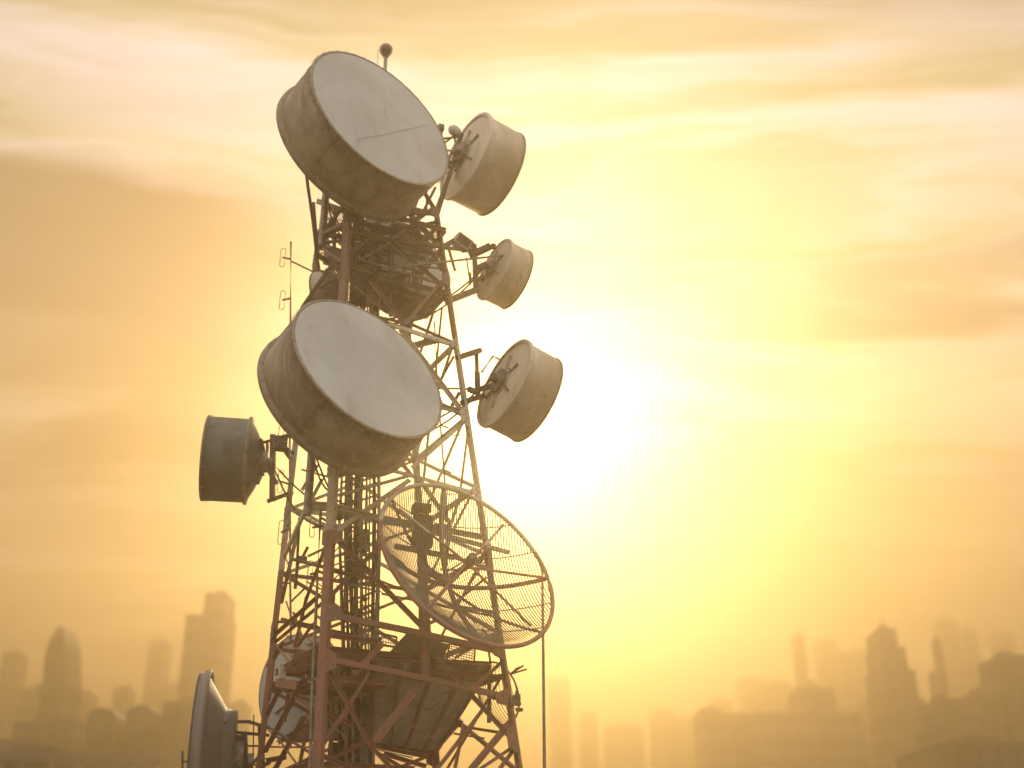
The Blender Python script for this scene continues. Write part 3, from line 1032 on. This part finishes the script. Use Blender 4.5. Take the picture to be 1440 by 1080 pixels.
arm(T, on_face(552, 376, FR), at_y(718, 358, 22.1), 0.05, 'tube', 'galv', 'stay_rod')
arm(T, at_y(631, 350, 22.1), at_y(640, 381, 22.2), 0.05, 'bar', 'dark_steel', 'bracket')

T, P0, n, R, L, bd = drum('pale drum dish washed out by the sun, on two stub arms beside the bare lattice', (710, 539), 22.2, 66, 0.34, (0.88, 0.47), -1, 0.80, base=leg_px('R', 560), paint='small_drum_paint', bowl=0.10)
hub = P0 - n * (bd + .15 * R)
for (x1, y1, x2, y2, w, Y1, Y2) in ((643, 503, 675, 493, 9, leg_px('R', 500).y, 22.3), (650, 566, 679, 557, 9, leg_px('R', 560).y, 22.3), (670, 495, 672, 560, 7, 22.3, 22.3), (617, 546, 664, 547, 2.6, leg_px('R', 546).y, 22.3), (638, 501, 620, 534, 3, leg_px('R', 500).y, 22.0),
                                  (671, 525, 672, 552, 10, 22.25, 22.25), (672, 548, 690, 543, 7, 22.3, 22.35), (646, 552, 632, 577, 5, leg_px('R', 552).y, 21.9), (658, 547, 672, 552, 8, 22.2, 22.2)):
    p_, q_ = at_y(x1, y1, Y1), at_y(x2, y2, Y2)
    arm(T, p_, q_, pxm(p_, w))
m = MB()
m.path([at_y(677, 524, 22.3), at_y(693, 501, 22.3), at_y(702, 505, 22.3)], 0.025, 6)
m.build('stay_rod', 'galv', T)

# left drum, edge on
T, P0, n, R, L, bd = drum('grey green drum dish seen edge on, reaching out left on a bracket', (349, 648), 22.9, 59, 0.07, (-1, 0.02), -1, 1.0, base=leg_px('L', 690), bowl=0.36, clips=12, paint='slate')
hub = P0 - n * (bd + .1 * R)
for (x1, y1, x2, y2, w, Y1, Y2) in ((384, 612, 383, 704, 9, 23, 23), (366, 623, 414, 612, 4, 23, leg_px('L', 612).y), (376, 705, 412, 692, 6, 23, leg_px('L', 692).y), (376, 624, 376, 658, 4.5, 23, 23), (365, 630, 366, 672, 6, 22.95, 22.95),
                                  (364, 657, 384, 655, 4, 22.95, 23), (364, 646, 372, 646, 4, 22.95, 22.95), (364, 668, 372, 667, 4, 22.95, 22.95), (378, 660, 388, 680, 9, 23, 23), (398, 630, 412, 650, 6, 23.1, leg_px('L', 650).y)):
    p_, q_ = at_y(x1, y1, Y1), at_y(x2, y2, Y2)
    arm(T, p_, q_, pxm(p_, w))
# bottom-left drum
T, P0, n, R, L, bd = drum('mauve grey dish with stepped conical back low beside the tower foot', (285, 1072), 23.4, 121, 0.06, (-1, 0.03), -1, 0.10, base=leg_px('L', 1060), paint='mauve', bowl=0.36, cone=True)
hub = P0 - n * (bd + .1 * R)
for (x1, y1, x2, y2, w, Y1, Y2) in ((328, 1015, 350, 1015, 5, 23.4, 23.4), (350, 1015, 376, 1023, 6, 23.4, leg_px('L', 1023).y), (344, 1029, 347, 1100, 7, 23.4, 23.4), (333, 1030, 378, 1034, 5, 23.4, leg_px('L', 1034).y), (328, 1038, 346, 1036, 7, 23.4, 23.4),
                                  (330, 1049, 372, 1049, 3, 23.4, leg_px('L', 1049).y), (346, 1085, 374, 1052, 4, 23.4, leg_px('L', 1052).y), (366, 1020, 370, 1090, 8, 23.5, leg_px('L', 1085).y), (357, 1005, 356, 1060, 1.8, 23.4, 23.4), (344, 1090, 380, 1072, 5, 23.4, leg_px('L', 1072).y)):
    p_, q_ = at_y(x1, y1, Y1), at_y(x2, y2, Y2)
    arm(T, p_, q_, pxm(p_, w))
# dish behind the lower left leg
T, P0, n, R, L, bd = drum('grey dish half hidden behind the lower left leg of the tower', (432, 968), 25.0, 70, 0.62, (-0.98, -0.1), 1, 0.42, base=leg_px('B', 1000))
hub = P0 - n * (bd + .1 * R)
arm(T, hub, leg('B', hub.z), 0.12, 'channel', 'tower_paint')
arm(T, hub, leg('L', hub.z - .2), 0.12, 'channel', 'tower_paint')


# ------------------------------------------------------------------ grid dishes
def grid_dish(label, c, Y, a, ratio, md, facing, base, step, d_ratio=0.36, ribs=True, wire=0.012):
    C = at_y(c[0], c[1], Y)
    R = pxm(C, a)
    n = normal_px(c[0], c[1], ratio, md[0], md[1], facing)
    T = thing('grid_antenna', label, 'antenna', base)
    D = R * d_ratio
    # local axes: vv as vertical as possible, hh horizontal
    vv = (V((0, 0, 1)) - n * n.z).normalized()
    hh = vv.cross(n).normalized()

    def P(x, y, lift=0.0):
        r2 = (x * x + y * y) / (R * R)
        return C - n * (D * (1 - r2) - lift) + hh * x + vv * y
    ring = [P(R * math.cos(2 * math.pi * k / 72), R * math.sin(2 * math.pi * k / 72)) for k in range(72)]
    MB().path(ring, 0.038 * R / 1.9 + .006, 8, True).build('rim', 'tower_paint', T)
    m = MB()
    k = int(R / step)
    for i in range(-k, k + 1):
        x = i * step
        h = math.sqrt(max(0, R * R - x * x))
        if h < .1:
            continue
        m.path([P(x, -h + 2 * h * j / 14) for j in range(15)], wire, 4)
    m.build('wire_grid', 'wire', T, 'stuff')
    if ribs:
        for x in (0.0,):
            MB().path([P(x, R * (-1 + 2 * j / 20), -.05) for j in range(21)], 0.05, 8).build('rib', 'tower_paint', T)
        for yv in (0.0,):
            MB().path([P(R * (-1 + 2 * j / 20), yv, -.05) for j in range(21)], 0.045, 8).build('rib', 'tower_paint', T)
        for yv in (-.66, -.33, .33, .66):
            h = R * math.sqrt(1 - yv * yv)
            MB().path([P(-h + 2 * h * j / 16, R * yv, -.02) for j in range(17)], 0.012, 5).build('wire_rib', 'galv', T)
        # diagonal back stays
        for s1, s2 in ((1, 1), (1, -1), (-1, 1), (-1, -1)):
            MB().path([P(s1 * R * .7 * j / 8, s2 * R * .7 * j / 8, -.09) for j in range(9)], 0.028, 6).build('rib', 'tower_paint', T)
    return T, C, n, R, D, P, hh, vv


T, C, n, R, D, P, hh, vv = grid_dish('large open wire grid parabolic dish glowing against the sun on the right of the tower', (659.5, 790), 20.55, 142, 0.59, (0.64, -0.77), 1, leg_px('R', 770), 0.05)
vert = C - n * D
# feed on four struts
fd = C + n * 0.25
f = MB()
f.lathe(fd - n * .3, n, [(-.25, .0), (-.25, .05), (.0, .06), (.05, .09), (.2, .09), (.24, .07), (.24, 0)], 16)
f.build('feed', 'dark_steel', T)
for x, y_ in ((.62, .62), (-.62, .62), (.62, -.62), (-.62, -.62)):
    arm(T, fd - n * .3, P(R * x, R * y_), 0.05, 'tube', 'tower_paint', 'feed_strut')
arm(T, fd - n * .4, P(R * .98, 0), 0.05, 'tube', 'tower_paint', 'feed_strut')
# mount pole and booms behind the mesh, tied into the tower
arm(T, at_y(592, 712, 21.35), at_y(598, 962, 21.35), 0.20, 'tube', 'tower_paint', 'mount_pole')
m = MB()
m.box(at_y(592, 716, 21.3), .34, .3, .16, .3)
m.build('pole_cap', 'dark_steel', T)
m = MB()
m.box(at_y(594, 748, 21.25), .36, .26, .62, .3)
m.build('pole_clamp', 'dark_steel', T)
for (x1, y1, x2, y2, w, Y1, Y2) in ((555, 768, 640, 784, 8, 21.1, 21.5), (541, 731, 600, 745, 6, 21.0, 21.3), (597, 740, 632, 740, 6, 21.3, 21.45), (632, 740, 624, 822, 6, 21.45, 21.3), (598, 800, 624, 813, 8, 21.3, 21.2),
                                  (597, 880, 626, 866, 5, 21.3, 21.3), (688, 765, 691, 812, 8, 21.6, 21.6), (640, 784, 690, 800, 5, 21.5, 21.6), (634, 852, 700, 862, 5, 21.2, 21.6), (634, 852, 684, 812, 4, 21.2, 21.6), (586, 668, 634, 738, 6, 21.2, 21.4),
                                  (648, 694, 634, 738, 5, 21.5, 21.45)):
    p_, q_ = at_y(x1, y1, Y1), at_y(x2, y2, Y2)
    arm(T, p_, q_, pxm(p_, w), 'bar', 'tower_paint')
arm(T, vert, at_y(598, 800, 21.35), 0.16, 'tube', 'tower_paint')
arm(T, at_y(598, 960, 21.35), on_face(600, 953, FR), 0.14, 'bar', 'tower_paint')
arm(T, at_y(592, 728, 21.35), on_face(592, 744, FR), 0.14, 'bar', 'tower_paint')

T, C, n, R, D, P, hh, vv = grid_dish('small grid dish clamped behind the right leg near the foot of the tower', (700, 975), 23.0, 44, 0.62, (0.9, -0.3), -1, leg_px('R', 985), 0.075, ribs=False, wire=0.009)
arm(T, C - n * D, leg_px('R', 985), 0.09, 'tube')
arm(T, C - n * D + V((0, 0, .35)), C - n * D - V((0, 0, .5)), 0.09, 'tube', 'dark_steel', 'mount_pole')
m = MB()
m.box(leg_px('R', 987) + V((.1, -.05, 0)), .2, .16, .12, .4)
for _k in range(7):
    m.box(leg_px('R', 975 + 4 * _k) + V((random.uniform(-.02, .2), -.08, 0)), random.uniform(.04, .12), .1, random.uniform(.03, .1), random.uniform(0, 1))
m.build('bracket', 'dark_steel', T)
m = MB()
for k in range(5):
    q = leg_px('R', 948) + V((.12, 0, 0))
    m.tube(q, q + V((.12 + .06 * k % .2, .05 * k - .1, .1 + .03 * (k % 3))), .018, 5)
m.build('tie_wire', 'dark_steel', T)


# ------------------------------------------------------------------ dipole masts, whips and small fittings
def dipole_mast(label, pts, loops, side=-1, r=0.022, mat='galv', hang=None):
    T = thing('dipole_mast', label, 'antenna', pts[-1])
    MB().path(pts, r, 8).build('pole', mat, T)
    for (px, y0, y1, Y) in loops:
        pole_x = None
        # pole point at the loop's middle row
        ym = (y0 + y1) / 2
        best = None
        for A, B in zip(pts, pts[1:]):
            for k in range(21):
                q = A.lerp(B, k / 20)
                e = abs(proj(q)[1] - ym)
                if best is None or e < best[0]:
                    best = (e, q)
        q = best[1]
        c = at_y(px, ym, Y)
        b = MB().bar(q, c, 0.035, 0.035).build('crossbar', 'dark_steel', T)
        hw, hh_ = pxm(c, 3.4), pxm(c, (y1 - y0) / 2)
        lp = []
        for k in range(9):
            th = math.pi * k / 8
            lp.append(c + V((hw * math.cos(th), 0, hh_ - hw + hw * math.sin(th))))
        for k in range(9):
            th = math.pi + math.pi * k / 8
            lp.append(c + V((hw * math.cos(th), 0, -hh_ + hw + hw * math.sin(th))))
        MB().path(lp, 0.009, 5, True).build('folded_dipole', 'galv', T)
    return T


D1 = [at_y(409, 340, 22.7), at_y(408.5, 440, 22.7), at_y(407.5, 620, 22.7), at_y(408, 800, 22.7), at_y(409, 905, 22.7)]
T = dipole_mast('slim pole of stacked folded dipole loops standing off the left legs', D1,
                [(397.5, 347, 377, 22.7), (397, 407, 437, 22.7), (396.5, 468, 498, 22.7), (395, 597, 630, 22.7), (394.5, 660, 694, 22.7), (395, 731, 766, 22.7), (394.5, 801, 837, 22.7)])
arm(T, at_y(409, 367, 22.7), leg_px('L', 384), 0.04, 'tube', 'dark_steel', 'stand_off')
arm(T, at_y(407.5, 615, 22.7), leg_px('L', 612), 0.06, 'tube', 'dark_steel', 'stand_off')
arm(T, at_y(408, 735, 22.7), leg_px('L', 740), 0.06, 'tube', 'dark_steel', 'stand_off')
arm(T, at_y(409, 872, 22.7), leg_px('L', 875), 0.06, 'tube', 'dark_steel', 'stand_off')
D2 = [at_y(451, 715, 20.7), at_y(445, 845, 20.6), at_y(440, 950, 20.5), at_y(437, 1040, 20.4), at_y(435, 1100, 20.3)]
T = dipole_mast('second dipole pole in front of the red front leg', D2, [(439, 728, 756, 20.7), (436, 788, 828, 20.7)], r=0.03)
for yy in (730, 868, 955, 1040):
    q = min((a.lerp(b, k / 20) for a, b in zip(D2, D2[1:]) for k in range(21)), key=lambda s_: abs(proj(s_)[1] - yy))
    arm(T, q, leg_px('F', yy + 6), 0.05, 'tube', 'dark_steel', 'stand_off')

# rod with short pegs hanging in the open bays on the right
pts = [at_y(611, 452, 22.9), at_y(614, 520, 22.9), at_y(619, 592, 22.9), at_y(625, 672, 22.9), at_y(629, 730, 22.9)]
T = thing('rod_antenna', 'thin rod with short side pegs hanging in the open bay above the grid dish', 'antenna', pts[-1])
MB().path(pts, 0.022, 6).build('rod', 'galv', T)
for (x1, y1, x2, y2) in ((621, 598, 631, 602), (625, 661, 635, 665), (617, 545, 627, 549), (612, 470, 622, 474)):
    MB().tube(at_y(x1, y1, 22.9), at_y(x2, y2, 22.9), 0.018, 6).build('peg', 'galv', T)
for yy in (480, 612, 694):
    q = min((a.lerp(b, k / 20) for a, b in zip(pts, pts[1:]) for k in range(21)), key=lambda s_: abs(proj(s_)[1] - yy))
    arm(T, q, leg_px('R', yy), 0.022, 'tube', 'galv', 'stand_off')

# small yagi on the left face
ya = thing('yagi_antenna', 'small dark yagi on a boom sticking out left of the lower bays', 'antenna', at_y(424, 788, 21.7))
MB().tube(at_y(410, 786, 21.9), on_face(478, 803, FR, 0.05), 0.035, 8).build('boom', 'dark_steel', ya)
MB().tube(at_y(433, 769, 21.7), at_y(423, 788, 21.7), 0.03, 6).build('element', 'dark_steel', ya)
MB().tube(at_y(419, 786, 21.7), at_y(415, 828, 21.75), 0.035, 6).build('element', 'dark_steel', ya)
MB().tube(at_y(421, 728, 21.9), at_y(418, 790, 21.8), 0.03, 6).build('element', 'dark_steel', ya)
m = MB()
m.box(at_y(424, 787, 21.7), .2, .12, .12)
m.build('clamp', 'dark_steel', ya)

# tiny antenna at the lower left, beyond the grey dish
ta = thing('whip_antenna', 'tiny dark whip with side stub beside the mauve grey dish', 'antenna', at_y(257, 1110, 23.4))
MB().tube(at_y(256.5, 1056, 23.4), at_y(257, 1110, 23.4), 0.022, 6).build('rod', 'dark_steel', ta)
MB().tube(at_y(256.5, 1072, 23.4), at_y(278, 1066, 23.4), 0.022, 6).build('stub', 'dark_steel', ta)
MB().tube(at_y(269, 1057, 23.4), at_y(276, 1066, 23.4), 0.02, 6).build('stub', 'dark_steel', ta)

# obstruction lamp on top
lc = at_y(543, 70, 22.6)
r = pxm(lc, 10)
lamp = thing('obstruction_lamp', 'round obstruction lamp in a clear globe on a thin post above the top dish', 'lamp', V((lc.x, lc.y, Z_TOP)))
MB().tube(V((lc.x + .03, lc.y, Z_TOP - .4)), lc - V((0, 0, r * .8)), 0.045, 8).build('post', 'galv', lamp)
MB().lathe(lc - V((0, 0, r)), V((0, 0, 1)), [(0, r * .4), (r * .12, r * .55), (r * .35, r * .78), (r * .9, r * .97), (r * 1.3, r * .93), (r * 1.75, r * .6), (r * 1.98, r * .2), (r * 2, 0)], 28).build('globe', 'globe', lamp)
MB().lathe(lc - V((0, 0, r * .95)), V((0, 0, 1)), [(0, r * .35), (r * .3, r * .6), (r * .75, r * .68), (r * 1.1, r * .5), (r * 1.35, r * .2), (r * 1.4, 0)], 20).build('bulb', 'lens_red', lamp)
MB().lathe(lc - V((0, 0, r * 1.15)), V((0, 0, 1)), [(0, 0), (0, r * .45), (r * .25, r * .5), (r * .25, 0)], 20, False).build('socket', 'dark_steel', lamp)
MB().tube(lc + V((-r * 1.1, 0, .1 * r)), lc + V((-r * 1.1, 0, -.75)), 0.008, 5).build('wire', 'dark_steel', lamp)
arm(lamp, V((lc.x + .03, lc.y, Z_TOP - .35)), leg('R', Z_TOP - .35), 0.07, 'bar', 'tower_paint', 'bracket')
arm(lamp, V((lc.x + .03, lc.y, Z_TOP - .35)), leg('L', Z_TOP - .35), 0.07, 'bar', 'tower_paint', 'bracket')

# oval white unit next to the top drum
oc = at_y(639.5, 184, 22.3)
ov = thing('radio_unit', 'small oval white radio unit on a bracket beside the open backed drum', 'radio unit', oc)
ax = (at_y(649, 189, 22.3) - at_y(632, 180, 22.3)).normalized()
MB().lathe(oc - ax * .17, ax, [(0, 0), (.02, .07), (.08, .12), (.18, .13), (.28, .10), (.33, .05), (.34, 0)], 20).build('housing', 'white_box', ov)
MB().tube(oc + ax * .1, at_y(650, 190, 22.4), 0.03, 6).build('bracket', 'dark_steel', ov)
MB().tube(oc - V((0, 0, .1)), at_y(640, 200, 22.35), 0.025, 6).build('bracket', 'dark_steel', ov)
bc = at_y(620, 180, 21.6)
bx = thing('junction_unit', 'little dark box at the right edge of the huge top dish', 'box', bc)
m = MB()
m.box(bc, .13, .13, .15, .4)
m.build('housing', 'dark_steel', bx)
MB().tube(bc, at_y(622, 206, 22.3), 0.03, 6).build('bracket', 'dark_steel', bx)

# white box (floodlight housing) above the short drum
fc_ = at_y(649, 341, 22.3)
fb = thing('floodlight', 'white box floodlight on a stub arm right of the upper platform', 'floodlight', leg_px('R', 348))
M = Matrix.Rotation(0.5, 3, 'Z') @ Matrix.Rotation(0.42, 3, 'Y') @ Matrix.Rotation(0.3, 3, 'X')


def rbox(c, sx_, sy_, sz_):
    m_ = MB()
    P_ = [c + M @ V((x * sx_ / 2, y * sy_ / 2, z * sz_ / 2)) for z in (-1, 1) for x, y in ((-1, -1), (1, -1), (1, 1), (-1, 1))]
    return m_.add(P_, [(3, 2, 1, 0), (4, 5, 6, 7), (0, 1, 5, 4), (1, 2, 6, 5), (2, 3, 7, 6), (3, 0, 4, 7)])


hs = rbox(fc_, .38, .34, .26).build('housing', 'white_box', fb)
rbox(fc_ + M @ V((0, -.17, 0)), .33, .02, .2).build('lens', 'dark_steel', hs)
rbox(fc_ + M @ V((0.02, .08, .15)), .28, .2, .05).build('lid', 'white_box', hs)
rbox(fc_ + M @ V((.22, 0, .02)), .04, .22, .24).build('side_plate', 'dark_steel', hs)
arm(fb, leg_px('R', 349), at_y(638, 339, 22.2), pxm(fc_, 9), 'bar', 'dark_steel', 'stub_arm')
# finned lamp near the left bracket
lc2 = at_y(395, 624, 22.85)
fl_ = thing('floodlight', 'small ribbed floodlight tucked beside the bracket of the edge on drum', 'floodlight', lc2)
m = MB()
m.box(lc2, .26, .2, .3, .3)
hs = m.build('housing', 'dark_steel', fl_)
for k in range(5):
    m = MB()
    m.box(lc2 + V((0, -.1, -.12 + .06 * k)), .3, .06, .02, .3)
    m.build('fin', 'galv', hs)
arm(fl_, lc2, leg_px('L', 640), .06, 'bar', 'dark_steel', 'bracket')

# slim pole standing on the ground past the tower
pz = at_y(762.5, 792, 25.2)
pl_ = thing('slim_pole', 'slim bare grey pole rising from the ground behind the grid dish', 'pole', V((pz.x, pz.y, 0)))
MB().tube(V((pz.x, pz.y, 0)), pz, 0.045, 10, 0.03).build('shaft', 'galv', pl_)
MB().lathe(V((pz.x, pz.y, 0)), V((0, 0, 1)), [(0, .0), (0, .2), (.03, .2), (.03, .07), (.2, .06), (.2, 0)], 16, False).build('base_flange', 'galv', pl_)

# ------------------------------------------------------------------ city in the haze
def xz(px, py, Y):
    p = at_y(px, py, Y)
    return p.x, p.z


CITY = 0.12      # the skyline stands a few hundred metres off


def tower_block(name, label, Y, tiers, mat, dep=40, roof=True, group='skyscrapers in the haze', spire=None, roof_mat='roof_grey'):
    """tiers: (x0, x1, ytop) in photo pixels, tallest last; each tier stands on the ground"""
    Y, dep = min(Y, 2500) * CITY, dep * CITY * 1.4
    x0, x1, yt = tiers[0]
    T = thing(name, label, 'building', V((xz((x0 + x1) / 2, yt, Y)[0], Y + dep / 2, 0)), group)
    for i, (x0, x1, yt) in enumerate(tiers):
        a, z = xz(x0, yt, Y)
        b, _ = xz(x1, yt, Y)
        dd = dep * (1 - .06 * i)
        m = MB()
        m.box(((a + b) / 2, Y + dep / 2, z / 2), b - a, dd, z)
        o = m.build('wall', mat, T)
        m = MB()
        m.box(((a + b) / 2, Y + dep / 2, z - .1), (b - a) * 1.012, dd * 1.02, .5)
        m.build('parapet', roof_mat, o)
        # projecting floor slabs / fins so that the block is not a bare box
        for k in range(1, 5):
            m = MB()
            xx = a + (b - a) * k / 5
            m.box((xx, Y + dep / 2 - dd / 2 - .15, z / 2), 0.3, 0.3, z * .98)
            m.build('pier', roof_mat, o)
        if roof and i == len(tiers) - 1:
            m = MB()
            m.box(((a + b) / 2 + (b - a) * .1, Y + dep / 2, z + .45), (b - a) * .4, dd * .4, .9)
            m.build('roof_plant', roof_mat, o)
    if spire:
        p = at_y(spire[0], spire[1], Y)
        q = at_y(spire[0], spire[2], Y)
        MB().tube(V((p.x, Y + dep / 2, q.z)), V((p.x, Y + dep / 2, p.z)), .22, 8, .06).build('spire', roof_mat, T)
    return T


def profile_block(name, label, Y, prof, mat, dep=35, group='skyscrapers in the haze'):
    """silhouette polygon (photo px, open at the ground) extruded in depth"""
    Y, dep = min(Y, 2500) * CITY, dep * CITY * 1.4
    pts = [xz(x, y_, Y) for x, y_ in prof]
    pts = [(pts[0][0], 0)] + pts + [(pts[-1][0], 0)]
    k = len(pts)
    cx = sum(p[0] for p in pts) / k
    T = thing(name, label, 'building', V((cx, Y + dep / 2, 0)), group)
    m = MB()
    vs = [V((x, Y, z)) for x, z in pts] + [V((x, Y + dep, z)) for x, z in pts]
    m.add(vs, [tuple(range(k)), tuple(range(k, 2 * k))[::-1]] + [(i + 1, i, k + i, k + i + 1) for i in range(k - 1)])
    o = m.build('wall', mat, T)
    zt = max(p[1] for p in pts)
    for j in range(1, 8):
        m = MB()
        f_ = j / 8
        zz = zt * f_
        xs = [x for x, z in pts]
        m.box(((min(xs) + max(xs)) / 2, Y - .3, zz), (max(xs) - min(xs)) * .96 if f_ < .85 else (max(xs) - min(xs)) * .5, .6, 1.4)
        m.build('floor_band', 'roof_grey', o)
    return T


LAB_L = ['faint block between the bullet shaped skyscraper and the nearest round topped tower', 'faint block rising in the gap between the two round topped apartment towers', 'faint block at the far foot of the bullet shaped skyscraper',
         'faint low block between the stepped slab skyscraper and the lattice tower', 'very narrow faint block beside the round topped tower under the pale office tower', 'faint block behind the flat roofed office block, under the stepped slab']
LAB_M = ['narrow faint block next to the hazy block by the slim pole', 'broad low faint block in the emptiest stretch of the skyline', 'faint block adjoining a lower one halfway between slim pole and golden dome',
         'faint block overlapping the low wide block left of the dome', 'mid height faint tower above the low wide block left of the dome', 'tallest faint tower standing between slim pole and golden dome']
LAB_R = ['faint broad block just left of the golden dome', 'broad faint block filling the gap between golden dome and stepped skyscraper', 'faint tower straight above the golden dome', 'narrow faint tower beside the wide faint tower behind the needle',
         'broad faint block between needle tower and dark square skyscraper', 'low faint block touching the foot of the stepped skyscraper', 'faint tower rising behind the dark square skyscraper']
# left
profile_block('skyscraper', 'dark bullet shaped skyscraper with a curved pointed top far left of the tower', 1250,
              [(60, 960), (62, 930), (66, 910), (72, 895), (79, 884), (85, 879), (89, 888), (92, 905), (93, 960)], 'facade_c')
tower_block('skyscraper', 'tallest slab skyscraper with a stepped shoulder just left of the tower', 1350, [(262, 318, 866), (288, 318, 834)], 'facade_b', spire=(280, 846, 866))
profile_block('apartment_block', 'round topped apartment tower, the one nearer the bullet shaped skyscraper', 950,
              [(121, 1030), (122, 1008), (128, 1000), (136, 996), (146, 995), (156, 998), (162, 1006), (163, 1030)], 'facade_c')
profile_block('apartment_block', 'round topped apartment tower, the one beside the stepped slab skyscraper', 950,
              [(176, 1030), (177, 1003), (184, 995), (194, 991), (204, 991), (211, 996), (215, 1005), (215, 1030)], 'facade_c')
tower_block('office_block', 'flat roofed office block between the round topped towers and the mauve dish', 980, [(230, 270, 988)], 'facade_c')
tower_block('office_block', 'faint pale office tower in the haze left of the stepped slab skyscraper', 2100, [(210, 231, 902)], 'facade_b')
tower_block('office_block', 'faint hazy office tower at the far left beyond the bullet shaped skyscraper', 1900, [(4, 22, 918)], 'facade_b')
tower_block('office_block', 'broad low office block in front of the bullet shaped skyscraper', 1000, [(20, 110, 1018)], 'facade_b', 60)
tower_block('office_block', 'low wide block at the far left edge below the hazy office tower', 820, [(-60, 40, 1050)], 'facade_c', 50)
tower_block('office_block', 'low dark block at the foot of the round topped apartment towers', 760, [(110, 226, 1062)], 'facade_c', 40)
for i, (x0, x1, yt, Y) in enumerate([(96, 125, 975, 1700), (160, 180, 968, 1800), (30, 58, 968, 1750), (318, 345, 990, 1500), (216, 232, 972, 1900), (236, 262, 960, 2000)]):
    tower_block('office_block', LAB_L[i], Y, [(x0, x1, yt)], 'facade_b', 30, group='faint blocks of the left skyline')
# middle
tower_block('office_block', 'faint hazy block between the slim pole and the empty middle of the skyline', 2500, [(772, 802, 955)], 'facade_b')
for i, (x0, x1, yt, Y) in enumerate([(815, 840, 1004, 1700), (850, 905, 1022, 1700), (915, 950, 1002, 2000), (945, 985, 1012, 1700), (1000, 1030, 985, 2200), (1040, 1066, 955, 2400)]):
    tower_block('office_block', LAB_M[i], Y * 1.5, [(x0, x1, yt)], 'facade_b', 30, group='faint blocks of the middle skyline')
# right
tower_block('office_block', 'low wide hazy block left of the domed building', 1500, [(985, 1062, 1004), (985, 1015, 998)], 'facade_b', 50)
dT = tower_block('domed_building', 'office building with a golden domed roof in the right skyline', 1450, [(1063, 1212, 1003), (1125, 1174, 968)], 'facade_b', 50, roof=False)
dc = at_y(1147, 969, 1450 * CITY)
dr = abs(at_y(1170, 969, 1450 * CITY).x - dc.x)
MB().lathe(V((dc.x, 1450 * CITY + 5, dc.z + .12)), V((0, 0, 1)), [(0, dr), (dr * .25, dr * .96), (dr * .5, dr * .8), (dr * .75, dr * .52), (dr * .95, dr * .2), (dr * 1.02, 0)], 28).build('dome', 'gold_roof', dT)
tower_block('skyscraper', 'tall skyscraper stepping down to the right with a thin spire', 1250, [(1237, 1287, 943), (1237, 1274, 911), (1237, 1261, 884)], 'facade_a', spire=(1250, 858, 884))
tower_block('skyscraper', 'dark square skyscraper at the right edge of the city', 1100, [(1406, 1441, 922)], 'facade_c')
tower_block('skyscraper', 'needle thin tower between the stepped and the dark square skyscraper', 1500, [(1312, 1328, 945), (1316, 1323, 900)], 'facade_a', 14)
tower_block('office_block', 'mid height block leaning on the dark square skyscraper', 1080, [(1374, 1405, 974)], 'facade_a')
tower_block('office_block', 'cluster block with a notched roof below the needle tower', 1000, [(1311, 1373, 1002), (1320, 1347, 984)], 'facade_a')
tower_block('office_block', 'narrow dark block at the foot of the notched cluster', 900, [(1308, 1325, 1022)], 'facade_c', 25)
tower_block('office_block', 'low long dark roof in the bottom right of the city', 700, [(1322, 1460, 1047)], 'facade_c', 60)
tower_block('office_block', 'plain block between the stepped skyscraper and the notched cluster', 1300, [(1290, 1312, 990)], 'facade_b', 30)
tower_block('office_block', 'thin faint tower rising left of the golden dome', 2000, [(1117, 1131, 893)], 'facade_b', 20)
tower_block('office_block', 'wide faint tower high in the haze behind the needle tower', 2300, [(1322, 1345, 872)], 'facade_b', 30)
for i, (x0, x1, yt, Y) in enumerate([(1070, 1115, 960, 2100), (1180, 1236, 915, 2200), (1150, 1176, 900, 2500), (1355, 1372, 885, 2400), (1345, 1400, 930, 1900), (1215, 1237, 985, 1500), (1400, 1425, 890, 2400)]):
    tower_block('office_block', LAB_R[i], Y * 1.15, [(x0, x1, yt)], 'facade_b', 30, group='faint blocks of the right skyline')

# low roof added in front to darken the bottom corner of the view
for (x0, x1, yt, Y, lab) in [(-80, 66, 1062, 560, 'added low dark rooftop that darkens the bottom left corner of the city')]:
    tower_block('added_roof', lab, Y, [(x0, x1, yt)], 'facade_c', 70, group='added low rooftops in front of the skyline')

# ------------------------------------------------------------------ haze
hz = MB()
hz.box((0, 80, 35), 1200, 1200, 72)
MATS['haze'] = hm = bpy.data.materials.new('haze')
hm.use_nodes = True
ht = hm.node_tree
ht.nodes.clear()
pv = ht.nodes.new('ShaderNodeVolumePrincipled')
pv.inputs['Color'].default_value = (0.84, 0.665, 0.40, 1)
pv.inputs['Density'].default_value = 0.0085
pv.inputs['Anisotropy'].default_value = 0.83
ho_ = ht.nodes.new('ShaderNodeOutputMaterial')
ht.links.new(pv.outputs[0], ho_.inputs['Volume'])
hob = hz.build('haze', 'haze')
hob['kind'] = 'stuff'
